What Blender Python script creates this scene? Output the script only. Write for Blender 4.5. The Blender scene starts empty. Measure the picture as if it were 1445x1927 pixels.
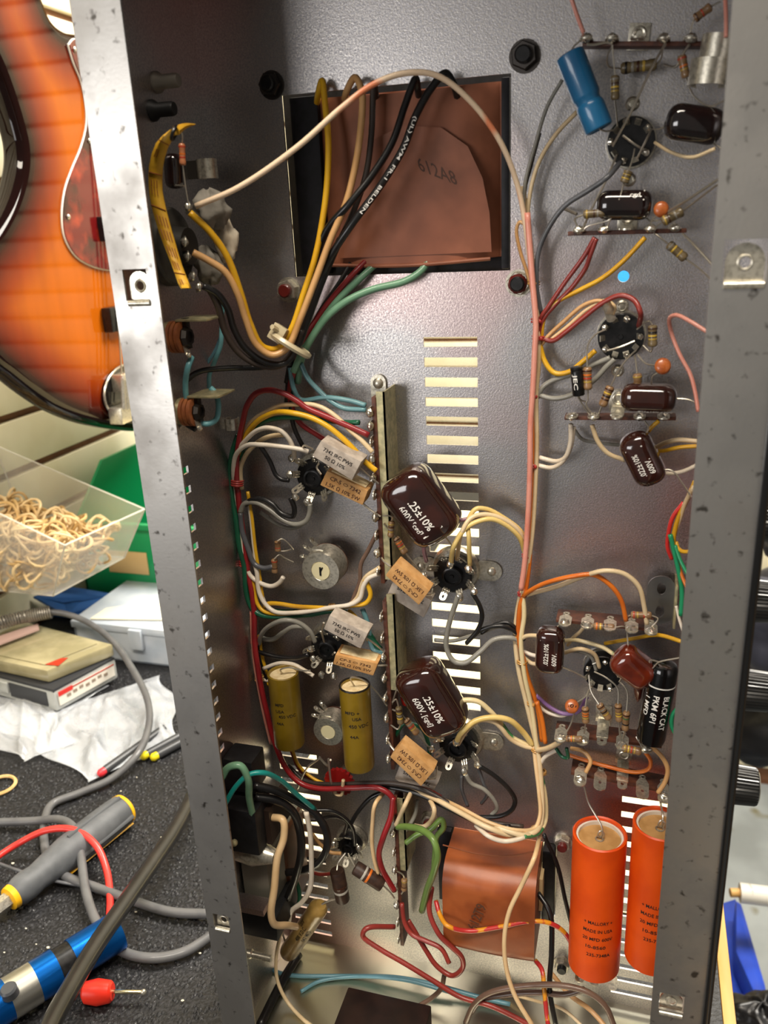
import bpy, bmesh, math, random
import numpy as np
from mathutils import Vector, Matrix
random.seed(7)
# ------------------------------------------------------------------ camera (fitted from the chassis' own straight edges; millimetres)
CAM = np.array([206.778, -398.515, 459.242])
RV = np.array([-0.341064, -0.003235, 0.293982])
F = 1559.44
def _rot(r):
    t = np.linalg.norm(r); k = r / t
    K = np.array([[0, -k[2], k[1]], [k[2], 0, -k[0]], [-k[1], k[0], 0]])
    return np.eye(3) + math.sin(t) * K + (1 - math.cos(t)) * K @ K
CM = np.array([[1, 0, 0], [0, 0, -1], [0, 1, 0]], float) @ _rot(RV).T   # rows: right, down, forward
W, D = 249.45, 92.63
FLL, FLR = 19.95, 21.05
HT = 590.0
S = 0.001
scene = bpy.context.scene
col = scene.collection
cd = bpy.data.cameras.new('camera'); cam = bpy.data.objects.new('camera', cd); col.objects.link(cam)
m3 = Matrix((( CM[0][0], -CM[1][0], -CM[2][0]), (CM[0][1], -CM[1][1], -CM[2][1]), (CM[0][2], -CM[1][2], -CM[2][2])))
cam.matrix_world = Matrix.Translation(Vector(CAM * S)) @ m3.to_4x4()
cd.sensor_width = 36; cd.sensor_fit = 'AUTO'; cd.lens = F / 1927 * 36; cd.clip_start = 0.01; cd.clip_end = 50
cd.dof.use_dof = True; cd.dof.focus_distance = 0.46; cd.dof.aperture_fstop = 13
scene.camera = cam
# ------------------------------------------------------------------ light
wd = bpy.data.worlds.new('room_light'); scene.world = wd; wd.use_nodes = True
wd.node_tree.nodes['Background'].inputs[0].default_value = (1.0, 0.93, 0.84, 1)
wd.node_tree.nodes['Background'].inputs[1].default_value = 0.15
def area(name, loc, target, sx, sy, power, colr):
    l = bpy.data.lights.new(name, 'AREA'); l.shape = 'RECTANGLE'; l.size = sx; l.size_y = sy; l.energy = power; l.color = colr
    o = bpy.data.objects.new(name, l); col.objects.link(o); o.location = loc
    o.rotation_euler = (Vector(target) - Vector(loc)).to_track_quat('-Z', 'Y').to_euler(); return o
area('left_rear_light', (-0.95, -1.9, 0.40), (0.0, 0.0, 0.42), 1.0, 0.6, 12.0, (1.0, 0.98, 0.97))  # unseen soft source behind the camera, placed to brighten left rim and plate
area('ceiling_tube_light', (0.15, -0.85, 1.75), (0.0, 0.0, 0.2), 1.3, 0.3, 34, (1.0, 0.90, 0.76))
area('ceiling_tube_light', (0.55, 0.75, 1.7), (-0.3, 0.6, 0.2), 0.5, 1.4, 68, (1.0, 0.94, 0.84))  # extra unseen lamp, added to brighten the slat walls
vs = scene.view_settings
vs.view_transform = 'Standard'; vs.look = 'None'; vs.exposure = 0.33; vs.gamma = 1.0; vs.use_curve_mapping = False

# ------------------------------------------------------------------ pixel of the photograph -> point of the place (mm)
def ray(x, y):
    return np.array([(x - 722.5) / F, (y - 963.5) / F, 1.0]) @ CM
def P(x, y, h=0.0):
    d = ray(x, y); return CAM + d * ((-h - CAM[1]) / d[1])
def PX(x, y, X):
    d = ray(x, y); return CAM + d * ((X - CAM[0]) / d[0])
def PZ(x, y, Z):
    d = ray(x, y); return CAM + d * ((Z - CAM[2]) / d[2])
def mmpx(v): return float((np.asarray(v) - CAM) @ CM[2]) / F
def unit(v):
    v = np.asarray(v, float); n = np.linalg.norm(v); return v / n if n > 1e-9 else v
def V(*a): return np.array(a, float)
def pts(s, plane=P):
    out = []; hs = []
    for t in s.split():
        q = [float(a) for a in t.split(',')]
        out.append(q[:2]); hs.append(q[2] if len(q) > 2 else None)
    k = [i for i, h in enumerate(hs) if h is not None]
    if not k: hs = [10.0] * len(hs); k = list(range(len(hs)))
    hh = np.interp(range(len(hs)), k, [hs[i] for i in k])
    return [plane(a, b, h) for (a, b), h in zip(out, hh)]
def catmull(p, seg=6):
    p = [np.asarray(q, float) for q in p]
    if len(p) < 3: return p
    e = [2 * p[0] - p[1]] + p + [2 * p[-1] - p[-2]]
    out = []
    for i in range(1, len(e) - 2):
        a, b, c, d = e[i - 1:i + 3]
        # centripetal parametrisation keeps tight bends from overshooting
        t1 = max(np.linalg.norm(b - a), 1e-3) ** .5; t2 = t1 + max(np.linalg.norm(c - b), 1e-3) ** .5; t3 = t2 + max(np.linalg.norm(d - c), 1e-3) ** .5
        for j in range(seg):
            t = t1 + (t2 - t1) * j / seg
            A1 = a * (t1 - t) / t1 + b * t / t1; A2 = b * (t2 - t) / (t2 - t1) + c * (t - t1) / (t2 - t1); A3 = c * (t3 - t) / (t3 - t2) + d * (t - t2) / (t3 - t2)
            B1 = A1 * (t2 - t) / t2 + A2 * t / t2; B2 = A2 * (t3 - t) / (t3 - t1) + A3 * (t - t1) / (t3 - t1)
            out.append(B1 * (t2 - t) / (t2 - t1) + B2 * (t - t1) / (t2 - t1))
    out.append(p[-1]); return out

# ------------------------------------------------------------------ mesh builder (mm)
class MB:
    def __init__(s): s.v = []; s.f = []
    def add(s, vs_, fs):
        o = len(s.v); s.v += [np.asarray(q, float) for q in vs_]; s.f += [tuple(i + o for i in f) for f in fs]; return s
    def sweep(s, path, rings, caps=True):
        """rings: list of rings of world points"""
        n = len(rings[0]); vv = [q for r in rings for q in r]; ff = []
        for i in range(len(rings) - 1):
            for j in range(n): ff.append((i * n + j, i * n + (j + 1) % n, (i + 1) * n + (j + 1) % n, (i + 1) * n + j))
        if caps: ff.append(tuple(reversed(range(n)))); ff.append(tuple(range((len(rings) - 1) * n, len(rings) * n)))
        return s.add(vv, ff)
    def tube(s, p, r, n=8, seg=6, smooth=True):
        q = catmull(p, seg) if smooth else [np.asarray(a, float) for a in p]
        m = len(q); R = r if hasattr(r, '__len__') else [r] * m
        if len(R) != m: R = np.interp(np.linspace(0, 1, m), np.linspace(0, 1, len(R)), R)
        t = [unit(q[min(i + 1, m - 1)] - q[max(i - 1, 0)]) for i in range(m)]
        a = V(0, 0, 1) if abs(t[0][2]) < .9 else V(1, 0, 0); a = unit(np.cross(t[0], a)); rings = []
        for i in range(m):
            a = unit(a - t[i] * (a @ t[i])); b = np.cross(t[i], a)
            rings.append([q[i] + R[i] * (math.cos(2 * math.pi * k / n) * a + math.sin(2 * math.pi * k / n) * b) for k in range(n)])
        return s.sweep(q, rings)
    def lathe(s, p0, p1, prof, n=24, up=None, sx=1.0, sy=1.0, ex=2.0, a0=0.0, caps=True):
        """prof: (t, r): t is the fraction of the way p0->p1; ex: superellipse power of the section"""
        p0 = np.asarray(p0, float); p1 = np.asarray(p1, float); d = unit(p1 - p0)
        u = np.asarray(up, float) if up is not None else (V(0, -1, 0) if abs(d[1]) < .9 else V(0, 0, 1))
        b = unit(u - d * (u @ d)); a = np.cross(b, d); rings = []
        for t, r in prof:
            c = p0 + (p1 - p0) * t; ring = []
            for k in range(n):
                th = 2 * math.pi * k / n + a0; cc, ss = math.cos(th), math.sin(th)
                q = (abs(cc) ** ex + abs(ss) ** ex) ** (-1 / ex)
                ring.append(c + r * q * (cc * sx * a + ss * sy * b))
            rings.append(ring)
        return s.sweep(None, rings, caps)
    def box(s, c, ax, half):
        c = np.asarray(c, float); vv = []
        for i in (-1, 1):
            for j in (-1, 1):
                for k in (-1, 1): vv.append(c + ax[0] * half[0] * i + ax[1] * half[1] * j + ax[2] * half[2] * k)
        return s.add(vv, [(0, 1, 3, 2), (4, 6, 7, 5), (0, 4, 5, 1), (2, 3, 7, 6), (0, 2, 6, 4), (1, 5, 7, 3)])
    def bx(s, x0, x1, y0, y1, z0, z1):
        return s.box(((x0 + x1) / 2, (y0 + y1) / 2, (z0 + z1) / 2), np.eye(3), ((x1 - x0) / 2, (y1 - y0) / 2, (z1 - z0) / 2))
    def prism(s, poly, ext):
        n = len(poly); poly = [np.asarray(q, float) for q in poly]; ext = np.asarray(ext, float)
        return s.add(poly + [q + ext for q in poly], [tuple(range(n)), tuple(reversed(range(n, 2 * n)))] + [(i, i + n, (i + 1) % n + n, (i + 1) % n) for i in range(n)])
    def ball(s, c, r, sc=(1, 1, 1), n=10, jit=0.0):
        c = np.asarray(c, float); m = n // 2; vv = []; ff = []
        for i in range(m + 1):
            th = math.pi * i / m
            for j in range(n):
                ph = 2 * math.pi * j / n; k = 1 + random.uniform(-jit, jit)
                vv.append(c + r * k * np.array([sc[0] * math.sin(th) * math.cos(ph), sc[1] * math.sin(th) * math.sin(ph), sc[2] * math.cos(th)]))
        for i in range(m):
            for j in range(n): ff.append((i * n + j, (i + 1) * n + j, (i + 1) * n + (j + 1) % n, i * n + (j + 1) % n))
        return s.add(vv, ff)
    def torus(s, c, ax, R, r, n=20, m=8, arc=2 * math.pi):
        d = unit(ax); u = unit(np.cross(d, V(0, 0, 1) if abs(d[2]) < .9 else V(1, 0, 0))); w = np.cross(d, u)
        p = [np.asarray(c, float) + R * (math.cos(arc * k / n) * u + math.sin(arc * k / n) * w) for k in range(n + 1)]
        return s.tube(p, r, m, smooth=False)
    def eye(s, c, u, v, L, w, hr, th, tail=0.0):
        """flat lug: stadium plate with a hole; c the hole centre, u the long direction"""
        u = unit(u); v = unit(np.asarray(v) - u * (np.asarray(v) @ u)); nn = np.cross(u, v); n = 20; A = []; B = []
        for k in range(n):
            a = 2 * math.pi * (k + .5) / n; dx, dy = math.cos(a), math.sin(a)
            # distance to the stadium outline
            hw = w / 2; t = 1e9
            if abs(dy) > 1e-6: t = min(t, hw / abs(dy))
            x = dx * t
            if x > (L / 2 - hw): 
                cx = max(L / 2 - hw, 0); bq = dx * cx; t = bq + math.sqrt(max(bq * bq - cx * cx + hw * hw, 0))
            if dx < 0 and x < -(L / 2 + tail): t = (L / 2 + tail) / -dx
            A.append((dx * t, dy * t)); B.append((dx * hr * 1.25, dy * hr * .8))
        c = np.asarray(c, float)
        vv = [c + u * a + v * b + nn * z for z in (-th / 2, th / 2) for ring in (A, B) for a, b in ring]; ff = []
        for k in range(n):
            k2 = (k + 1) % n
            ff += [(k, k2, n + k2, n + k), (2 * n + k2, 2 * n + k, 3 * n + k, 3 * n + k2), (k2, k, 2 * n + k, 2 * n + k2), (n + k, n + k2, 3 * n + k2, 3 * n + k)]
        return s.add(vv, ff)
    def build(s, name, mat, parent=None, bevel=0.0, angle=35, base=None, kind=None, label=None, bseg=2):
        me = bpy.data.meshes.new(name)
        b = parent['_b'] if parent is not None else (list(base) if base is not None else list(np.mean(s.v, axis=0)))
        me.from_pydata([tuple((q - np.array(b)) * S) for q in s.v], [], s.f)
        bm = bmesh.new(); bm.from_mesh(me)
        bmesh.ops.recalc_face_normals(bm, faces=bm.faces)
        if bevel:
            es = [e for e in bm.edges if len(e.link_faces) == 2 and e.calc_face_angle(0) > .6]
            bmesh.ops.bevel(bm, geom=es, offset=bevel * S, segments=bseg, profile=.6, affect='EDGES', clamp_overlap=True)
        bm.to_mesh(me); bm.free()
        for p in me.polygons: p.use_smooth = True
        me.set_sharp_from_angle(angle=math.radians(angle))
        me.materials.append(mat)
        o = bpy.data.objects.new(name, me); col.objects.link(o)
        if parent is not None: o.parent = parent; o['_b'] = b
        else: o.location = [q * S for q in b]; o['_b'] = b
        if kind: o['kind'] = kind
        if label: o['label'] = label
        return o
def thing(name, label, cat, base, group=None, kind=None):
    o = bpy.data.objects.new(name, None); col.objects.link(o); o.empty_display_size = .005
    o.location = [float(q) * S for q in base]; o['_b'] = [float(q) for q in base]
    return tag(o, label, cat, group, kind)
def tag(o, label, cat, group=None, kind=None):
    if label: o['label'] = label
    if cat: o['category'] = cat
    if group: o['group'] = group
    if kind: o['kind'] = kind
    return o

# ------------------------------------------------------------------ materials
def lin(hexs):
    r = [int(hexs[i:i + 2], 16) / 255 for i in (0, 2, 4)]
    return tuple((c / 12.92 if c <= .04045 else ((c + .055) / 1.055) ** 2.4) for c in r) + (1,)
MATS = {}
def mat(name, c1, rough=.5, metal=0.0, c2=None, scale=200, lo=.4, hi=.6, detail=3, bump=0.0, bscale=600, coat=0.0, trans=0.0, alpha=1.0, sheen=0.0, c3=None, scale3=40, lo3=.5, hi3=.65, aniso=None, rvar=0.0, ior=1.45, sss=0.0, stretch=None):
    if name in MATS: return MATS[name]
    m = bpy.data.materials.new(name); m.use_nodes = True; nt = m.node_tree; b = nt.nodes['Principled BSDF']; MATS[name] = m
    tc = nt.nodes.new('ShaderNodeTexCoord'); co = tc.outputs['Object']
    if stretch:
        mp = nt.nodes.new('ShaderNodeMapping'); nt.links.new(co, mp.inputs[0]); mp.inputs['Scale'].default_value = stretch; co = mp.outputs[0]
    def noise(sc, det):
        n = nt.nodes.new('ShaderNodeTexNoise'); n.inputs['Scale'].default_value = sc; n.inputs['Detail'].default_value = det; nt.links.new(co, n.inputs['Vector']); return n.outputs[0]
    def ramp(src, lo_, hi_):
        r = nt.nodes.new('ShaderNodeMapRange'); r.inputs[1].default_value = lo_; r.inputs[2].default_value = hi_; nt.links.new(src, r.inputs[0]); return r.outputs[0]
    cur = None
    if c2:
        mx = nt.nodes.new('ShaderNodeMix'); mx.data_type = 'RGBA'; mx.inputs[6].default_value = lin(c1); mx.inputs[7].default_value = lin(c2)
        fac = ramp(noise(scale, detail), lo, hi); nt.links.new(fac, mx.inputs[0]); cur = mx.outputs[2]
        if rvar:
            rr = nt.nodes.new('ShaderNodeMapRange'); rr.inputs[3].default_value = rough; rr.inputs[4].default_value = rough + rvar; nt.links.new(fac, rr.inputs[0]); nt.links.new(rr.outputs[0], b.inputs['Roughness'])
    if c3:
        mx = nt.nodes.new('ShaderNodeMix'); mx.data_type = 'RGBA'; mx.inputs[7].default_value = lin(c3)
        if cur: nt.links.new(cur, mx.inputs[6])
        else: mx.inputs[6].default_value = lin(c1)
        nt.links.new(ramp(noise(scale3, 2), lo3, hi3), mx.inputs[0]); cur = mx.outputs[2]
    if cur: nt.links.new(cur, b.inputs['Base Color'])
    else: b.inputs['Base Color'].default_value = lin(c1)
    if not (c2 and rvar): b.inputs['Roughness'].default_value = rough
    b.inputs['Metallic'].default_value = metal; b.inputs['Coat Weight'].default_value = coat; b.inputs['Coat Roughness'].default_value = .08
    b.inputs['Transmission Weight'].default_value = trans; b.inputs['Alpha'].default_value = alpha; b.inputs['IOR'].default_value = ior
    b.inputs['Sheen Weight'].default_value = sheen
    if bump:
        bp = nt.nodes.new('ShaderNodeBump'); bp.inputs['Strength'].default_value = bump; bp.inputs['Distance'].default_value = .0006
        nt.links.new(noise(bscale, 3), bp.inputs['Height']); nt.links.new(bp.outputs[0], b.inputs['Normal'])
    return m
STEEL = mat('galvanised_steel', 'c6c1bc', .3, 1.0, c2='a5a3a6', scale=1100, lo=.35, hi=.65, rvar=.12, c3='cf9c96', scale3=8, lo3=.5, hi3=.8, bump=.12, bscale=1500)  # pink mottle: zinc iridescence plus pink reflections put into the colour
RIM = mat('weathered_zinc', 'bcb9b4', .36, 1.0, c2='8f8b86', scale=30, lo=.42, hi=.75, detail=12, rvar=.2, c3='5d5954', scale3=210, lo3=.62, hi3=.74, bump=.04, bscale=700)
TIN = mat('tinned_metal', 'd6d0c0', .32, .85, c2='a39d8e', scale=700, lo=.45, hi=.75)
SOLDER = mat('solder', 'd2ccbe', .22, .9)
LEAD = mat('tinned_lead_wire', 'bdb5a6', .34, .85)
BRASS = mat('yellow_zinc_plate', 'c2b88e', .42, .6, c2='a09a78', scale=300)
BLACKP = mat('black_bakelite', '0d0d0e', .28, 0, c2='1a191a', scale=400)
BLACKG = mat('glossy_black', '080809', .12, 0, coat=.6)
PHEN = mat('brown_phenolic', '5a3220', .5, 0, c2='43241a', scale=300)
BROWNDIP = mat('brown_dipped_resin', '33150f', .12, 0, c2='24100c', scale=90, coat=1.0, bump=.12, bscale=110)
DARKDIP = mat('dark_dipped_resin', '120b0b', .1, 0, c2='1d0f0e', scale=90, coat=1.0, bump=.06, bscale=110)
REDDIP = mat('red_brown_dipped_resin', '6a2410', .12, 0, c2='4c170b', scale=90, coat=1.0, bump=.08, bscale=110)
PAPER = mat('brown_kraft_paper', '9c5e42', .55, 0, c2='875036', scale=60, c3='7d4630', scale3=14, lo3=.5, hi3=.8, bump=.05, bscale=500)
PAPERO = mat('orange_kraft_paper', '9c5228', .4, 0, c2='86421e', scale=60, c3='7d3c1c', scale3=14, lo3=.5, hi3=.8, bump=.05, bscale=500)
LAM = mat('black_lamination', '17151a', .5, 0.3, c2='0d0c0e', scale=300)
ORANGE = mat('orange_card_tube', 'e25208', .42, 0, c2='d24606', scale=40, bump=.05, bscale=300)
WAX = mat('tan_wax', 'c19660', .6, 0, c2='b0854f', scale=150, bump=.3, bscale=120)
WHITE = mat('white_paper', 'ded8cc', .6)
YELCAP = mat('mustard_card_tube', '7d6414', .36, 0, c2='6d560e', scale=60, coat=.3)
BLUECAP = mat('blue_sleeve', '1f6a97', .33, 0, c2='1a5c88', scale=50, coat=.4)
GREYCEM = mat('grey_ceramic', 'b9ada0', .75, 0, c2='a09488', scale=200, bump=.2, bscale=700)
TANCEM = mat('tan_ceramic', 'c99a62', .7, 0, c2='b98850', scale=200, bump=.15, bscale=700)
CREAMCEM = mat('cream_cement', 'dcc9a0', .8, 0, c2='cbb488', scale=300, bump=.3, bscale=500)
INKB = mat('black_ink', '1b1512', .6); INKW = mat('white_ink', 'e6e2da', .5); INKBR = mat('brown_stamp_ink', '50301f', .6)
CARBON = mat('tan_resistor_body', '8a6a48', .4, 0, c2='76583a', scale=300, coat=.3)
OLIVE = mat('olive_resistor_body', '6f5f42', .4, 0, c2='5d4f35', scale=300, coat=.3)
BIGCARB = mat('brown_carbon_body', '3f2a1f', .5, 0, c2='301f17', scale=300)
BAND = {k: mat('band_' + k, v, .4, coat=.3) for k, v in dict(red='a8321c', orange='d06a1c', yellow='c9a63a', gold='a98c3c', brown='3a1d10', black='141011', green='3d5b34', silver='aaa69c', violet='5a3f60', grey='7c776e').items()}
CERO = mat('orange_ceramic', 'b5622c', .4, 0, c2='9d4e20', scale=200, coat=.4)
def wmat(n, c1, c2=None, rough=.38, **k): return mat('insulation_' + n, c1, rough, 0, c2=c2, scale=k.pop('scale', 60), lo=k.pop('lo', .45), hi=k.pop('hi', .7), coat=.25, **k)
WC = dict(cream=wmat('cream', 'd6bf98', 'c3a880'), white=wmat('white', 'ddd2c2', 'cbbba4'), tan=wmat('tan', 'c79a66', 'b1834f'), yellow=wmat('yellow', 'd6a41c', 'c08c12'),
    paleyellow=wmat('paleyellow', 'd9bd76', 'c6a65a'), red=wmat('red', '8c1c20', '74161a'), rust=wmat('rust', '8e332b', '782a25'), black=wmat('black', '100f10', '1c1918'), grey=wmat('grey', '8b887f', '77746b'),
    dgrey=wmat('dgrey', '55565a', '48494c'), green=wmat('green', '12553a', '0e452f'), palegreen=wmat('palegreen', '6f9a7c', '5d8569'), olive=wmat('olive', '6d8a45', '5c7638'), teal=wmat('teal', '5b868c', '4c7278'),
    turq=wmat('turq', '0e8079', '0b6c66'), blue=wmat('blue', '74b2b8', '5f9aa2'), orange=wmat('orange', 'd2701e', 'bf5c14'), pink=wmat('pink', 'd38f7e', 'c97a68'), brown=wmat('brown', '6f5648', '5c463a'),
    purple=wmat('purple', '8a6472', '785562'), lilac=wmat('lilac', '7d5a8c', '6d4c7c'), emerald=wmat('emerald', '1f9160', '187a4f'),
    creamorange=wmat('cream_orange_tracer', 'dcc2a4', 'd9825a', scale=28, lo=.56, hi=.62), creamgreen=wmat('cream_green_tracer', 'dcc99c', '3f7a4a', scale=45, lo=.6, hi=.63),
    yellowred=wmat('yellow_red_braid', 'd08a1e', 'b02c2a', scale=120, lo=.48, hi=.52), darkcloth=wmat('brown_black_cloth', '2a211c', '3b2e26', rough=.6), bluegrey=wmat('blue_grey', '5d8a98', '4c7683'),
    brightred=wmat('bright_red', 'd8342c', 'c42a26'), cable=wmat('cable_grey', '5b5b5c', '4e4e50', rough=.55), beige=wmat('beige', 'd9b98c', 'caa676'))

# ------------------------------------------------------------------ text printed on things
BOLD = [0.014]
def text_tris(s, font_w=1.0):
    cu = bpy.data.curves.new('t', 'FONT'); cu.body = s; cu.size = 1.0; cu.align_x = 'CENTER'; cu.align_y = 'CENTER'; cu.resolution_u = 2; cu.offset = BOLD[0]; cu.space_line = 1.0
    ob = bpy.data.objects.new('t', cu); me = bpy.data.meshes.new_from_object(ob)
    vv = np.array([v.co[:2] for v in me.vertices]) if len(me.vertices) else np.zeros((0, 2)); ff = [tuple(p.vertices) for p in me.polygons]
    bpy.data.objects.remove(ob); bpy.data.curves.remove(cu); bpy.data.meshes.remove(me)
    return vv, ff
def print_text(s, fn, h, m, parent, width=None, bold=0.0, name='printed_text'):
    """fn maps (u, v) mm to a point on the surface; h is the cap height in mm; width the whole width in mm"""
    vv, ff = text_tris(s)
    if not len(vv): return
    vv = vv - (vv.max(0) + vv.min(0)) / 2; k = h / .73 / max(1, s.count('\n') + 1) if '\n' in s else h / .73
    sx = width / max(np.ptp(vv[:, 0]), 1e-3) if width else k
    mb = MB(); mb.add([fn(a * sx, b * k) for a, b in vv], ff); return mb.build(name, m, parent)
def flat(c, u, v, n=(0, -1, 0), off=.12):
    c = np.asarray(c, float) + unit(n) * off; u = unit(u); v = unit(v)
    return lambda a, b: c + u * a + v * b
def wrap(p0, p1, r, along, t=.5, off=.15, shift=0.0):
    """print round a cylinder p0->p1; along=True runs the line down the axis (reading p0->p1), else round it; v up is then towards p0"""
    p0 = np.asarray(p0, float); p1 = np.asarray(p1, float); d = unit(p1 - p0); c = p0 + (p1 - p0) * t
    f = CAM - c; f = unit(f - d * (f @ d)); s = np.cross(d, f)      # s: image-left/right of the axis
    if s @ CM[0] < 0: s = -s
    def g(a, b):
        if along:
            al, th = a, (b / r if True else 0)
            sg = 1 if np.cross(d, s) @ f < 0 else -1
            th = th + shift / r
            return c + d * al + (r + off) * (math.cos(th) * f + math.sin(th) * s * (1 if (d @ -CM[1]) < 0 else -1))
        th = a / r + shift / r
        return c - d * b + (r + off) * (math.cos(th) * f + math.sin(th) * s)
    return g
# ================================================================== the setting
CREAMW = mat('cream_slat_board', 'e6dfc4', .5, 0, c2='ded5b6', scale=12)
GROOVE = mat('brown_groove', '7a5236', .7, 0, c2='6b452c', scale=40)
CARPET = mat('black_loop_carpet', '0c0c0e', .55, 0, c2='242427', scale=420, lo=.45, hi=.62, detail=2, c3='77777a', scale3=620, lo3=.68, hi3=.74, bump=1.0, bscale=420)  # pale speckle paints the carpet's glints into its colour
FLOORM = mat('worn_concrete', '9aa0a2', .5, 0, c2='84898a', scale=6, c3='6f6a52', scale3=14, lo3=.62, hi3=.72)
WOOD = mat('pale_wood', 'c99f5e', .5, 0, c2='b58846', scale=60, stretch=(1, .15, 1), c3='8f6a34', scale3=90, lo3=.66, hi3=.72)
XW = -500.0
wl = thing('wall_left', 'cream slatwall with brown grooves behind the guitar', None, (XW, 300, 0), kind='structure')
MB().bx(XW - 22, XW - 9, -300, 1500, -100, 1400).build('backing', GROOVE, wl)
sm = MB().bx(XW - 9, XW, -300, 1500, 200.5, 256.5)
sl = sm.build('slat', CREAMW, wl, bevel=1.5)
for k in range(-4, 19):
    if k == 0: continue
    c = sl.copy(); col.objects.link(c); c.location = (0, 0, k * 65.5 * S)
wb_ = thing('wall_back', 'cream slatwall far behind the chassis seen through its vents', None, (200, 1500, 0), kind='structure')
MB().bx(XW - 22, 1500, 1500, 1513, -900, 1400).build('backing', GROOVE, wb_)
sm = MB().bx(XW, 1500, 1491, 1500, 200.5, 256.5); sb = sm.build('slat', CREAMW, wb_, bevel=1.5)
for k in range(-16, 19):
    if k == 0: continue
    c = sb.copy(); col.objects.link(c); c.location = (0, 0, k * 65.5 * S)
MB().bx(-600, 3000, -3000, 1500, -915, -900).build('floor', FLOORM)
tag(bpy.data.objects['floor'], 'worn grey concrete workshop floor', None, kind='structure')
bench = thing('workbench', 'workbench topped with black loop carpet and a pale wooden edge', 'workbench', (0, 400, -20))
XE = 284.0
MB().bx(XW, XE - 8, -900, 1000, -6, -.6).build('carpet_top', CARPET, bench)
MB().bx(XE - 8, XE, -900, 1000, -26, 0.4).build('wooden_edge', WOOD, bench, bevel=2.5, label='pale wooden edge strip')
MB().bx(XW, XE - 8, -900, 1000, -26, -6).build('bench_board', WOOD, bench)
for y in (-850, 940):
    MB().bx(XE - 80, XE - 20, y, y + 60, -900, -26).build('leg', WOOD, bench)
    MB().bx(XW + 20, XW + 80, y, y + 60, -900, -26).build('leg', WOOD, bench)
# carpet loops: short raised tufts in rows, real relief near the camera
lo = MB(); n = 0
for i in range(7000):
    x, y = random.uniform(-330, -5), random.uniform(-200, 300)
    if x > -20 and y > -100: continue
    r = random.uniform(1.0, 1.9); c = V(x, y, -.4); k = 5
    vv = [c + V(r * math.cos(2 * math.pi * j / k), r * 1.3 * math.sin(2 * math.pi * j / k), 0) for j in range(k)] + [c + V(random.uniform(-.4, .4), random.uniform(-.4, .4), random.uniform(.9, 2.1))]
    lo.add(vv, [(j, (j + 1) % k, k) for j in range(k)])
lo.build('carpet_loops', CARPET, bench, kind='stuff', angle=180)
LINT = mat('pale_crumb', 'c9c3b0', .7)
for i in range(26):
    x, y = random.uniform(-300, -40), random.uniform(-150, 160)
    o = MB().ball((x, y, 1.2), random.uniform(.5, 1.0), (1.4, 1, .7), 6, .3).build('crumb', LINT)
    tag(o, 'tiny pale crumb lying on the black carpet', 'crumb', 'crumbs on the carpet')

# ================================================================== the amplifier chassis
ch = thing('amplifier_chassis', 'open galvanised steel amplifier chassis standing on end on the bench', 'chassis', (W / 2, -D / 2, 0))
holes = [(41.0, 148.2, 435.4, 517.0)]
ZA = [402.8 - 9.86 * k for k in range(13)]; ZB = [199.5 + 10.1 * k for k in range(7)]
for z in ZA + ZB: holes.append((105.8, 132.4, z - 2.35, z + 2.35))
ZL = [9 + 10.02 * k for k in range(15)]
for z in ZL: holes.append((4.5, 30.0, z - 1.9, z + 1.9)); holes.append((211.2, 240.0, z - 1.9 + 2.5, z + 1.9 + 2.5))
_a, _b, _c, _d = P(840, 1640, 34), P(1012, 1660, 34), P(1000, 1814, 34), P(826, 1780, 34)
holes.append(((_a[0] + _d[0]) / 2 - 10, (_b[0] + _c[0]) / 2 + 8.5, (_c[2] + _d[2]) / 2 + 4, (P(838, 1562, 3)[2] + P(1008, 1592, 3)[2]) / 2 + 1))
rounds = [(198.7, 431.3, 2.5)]
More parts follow.
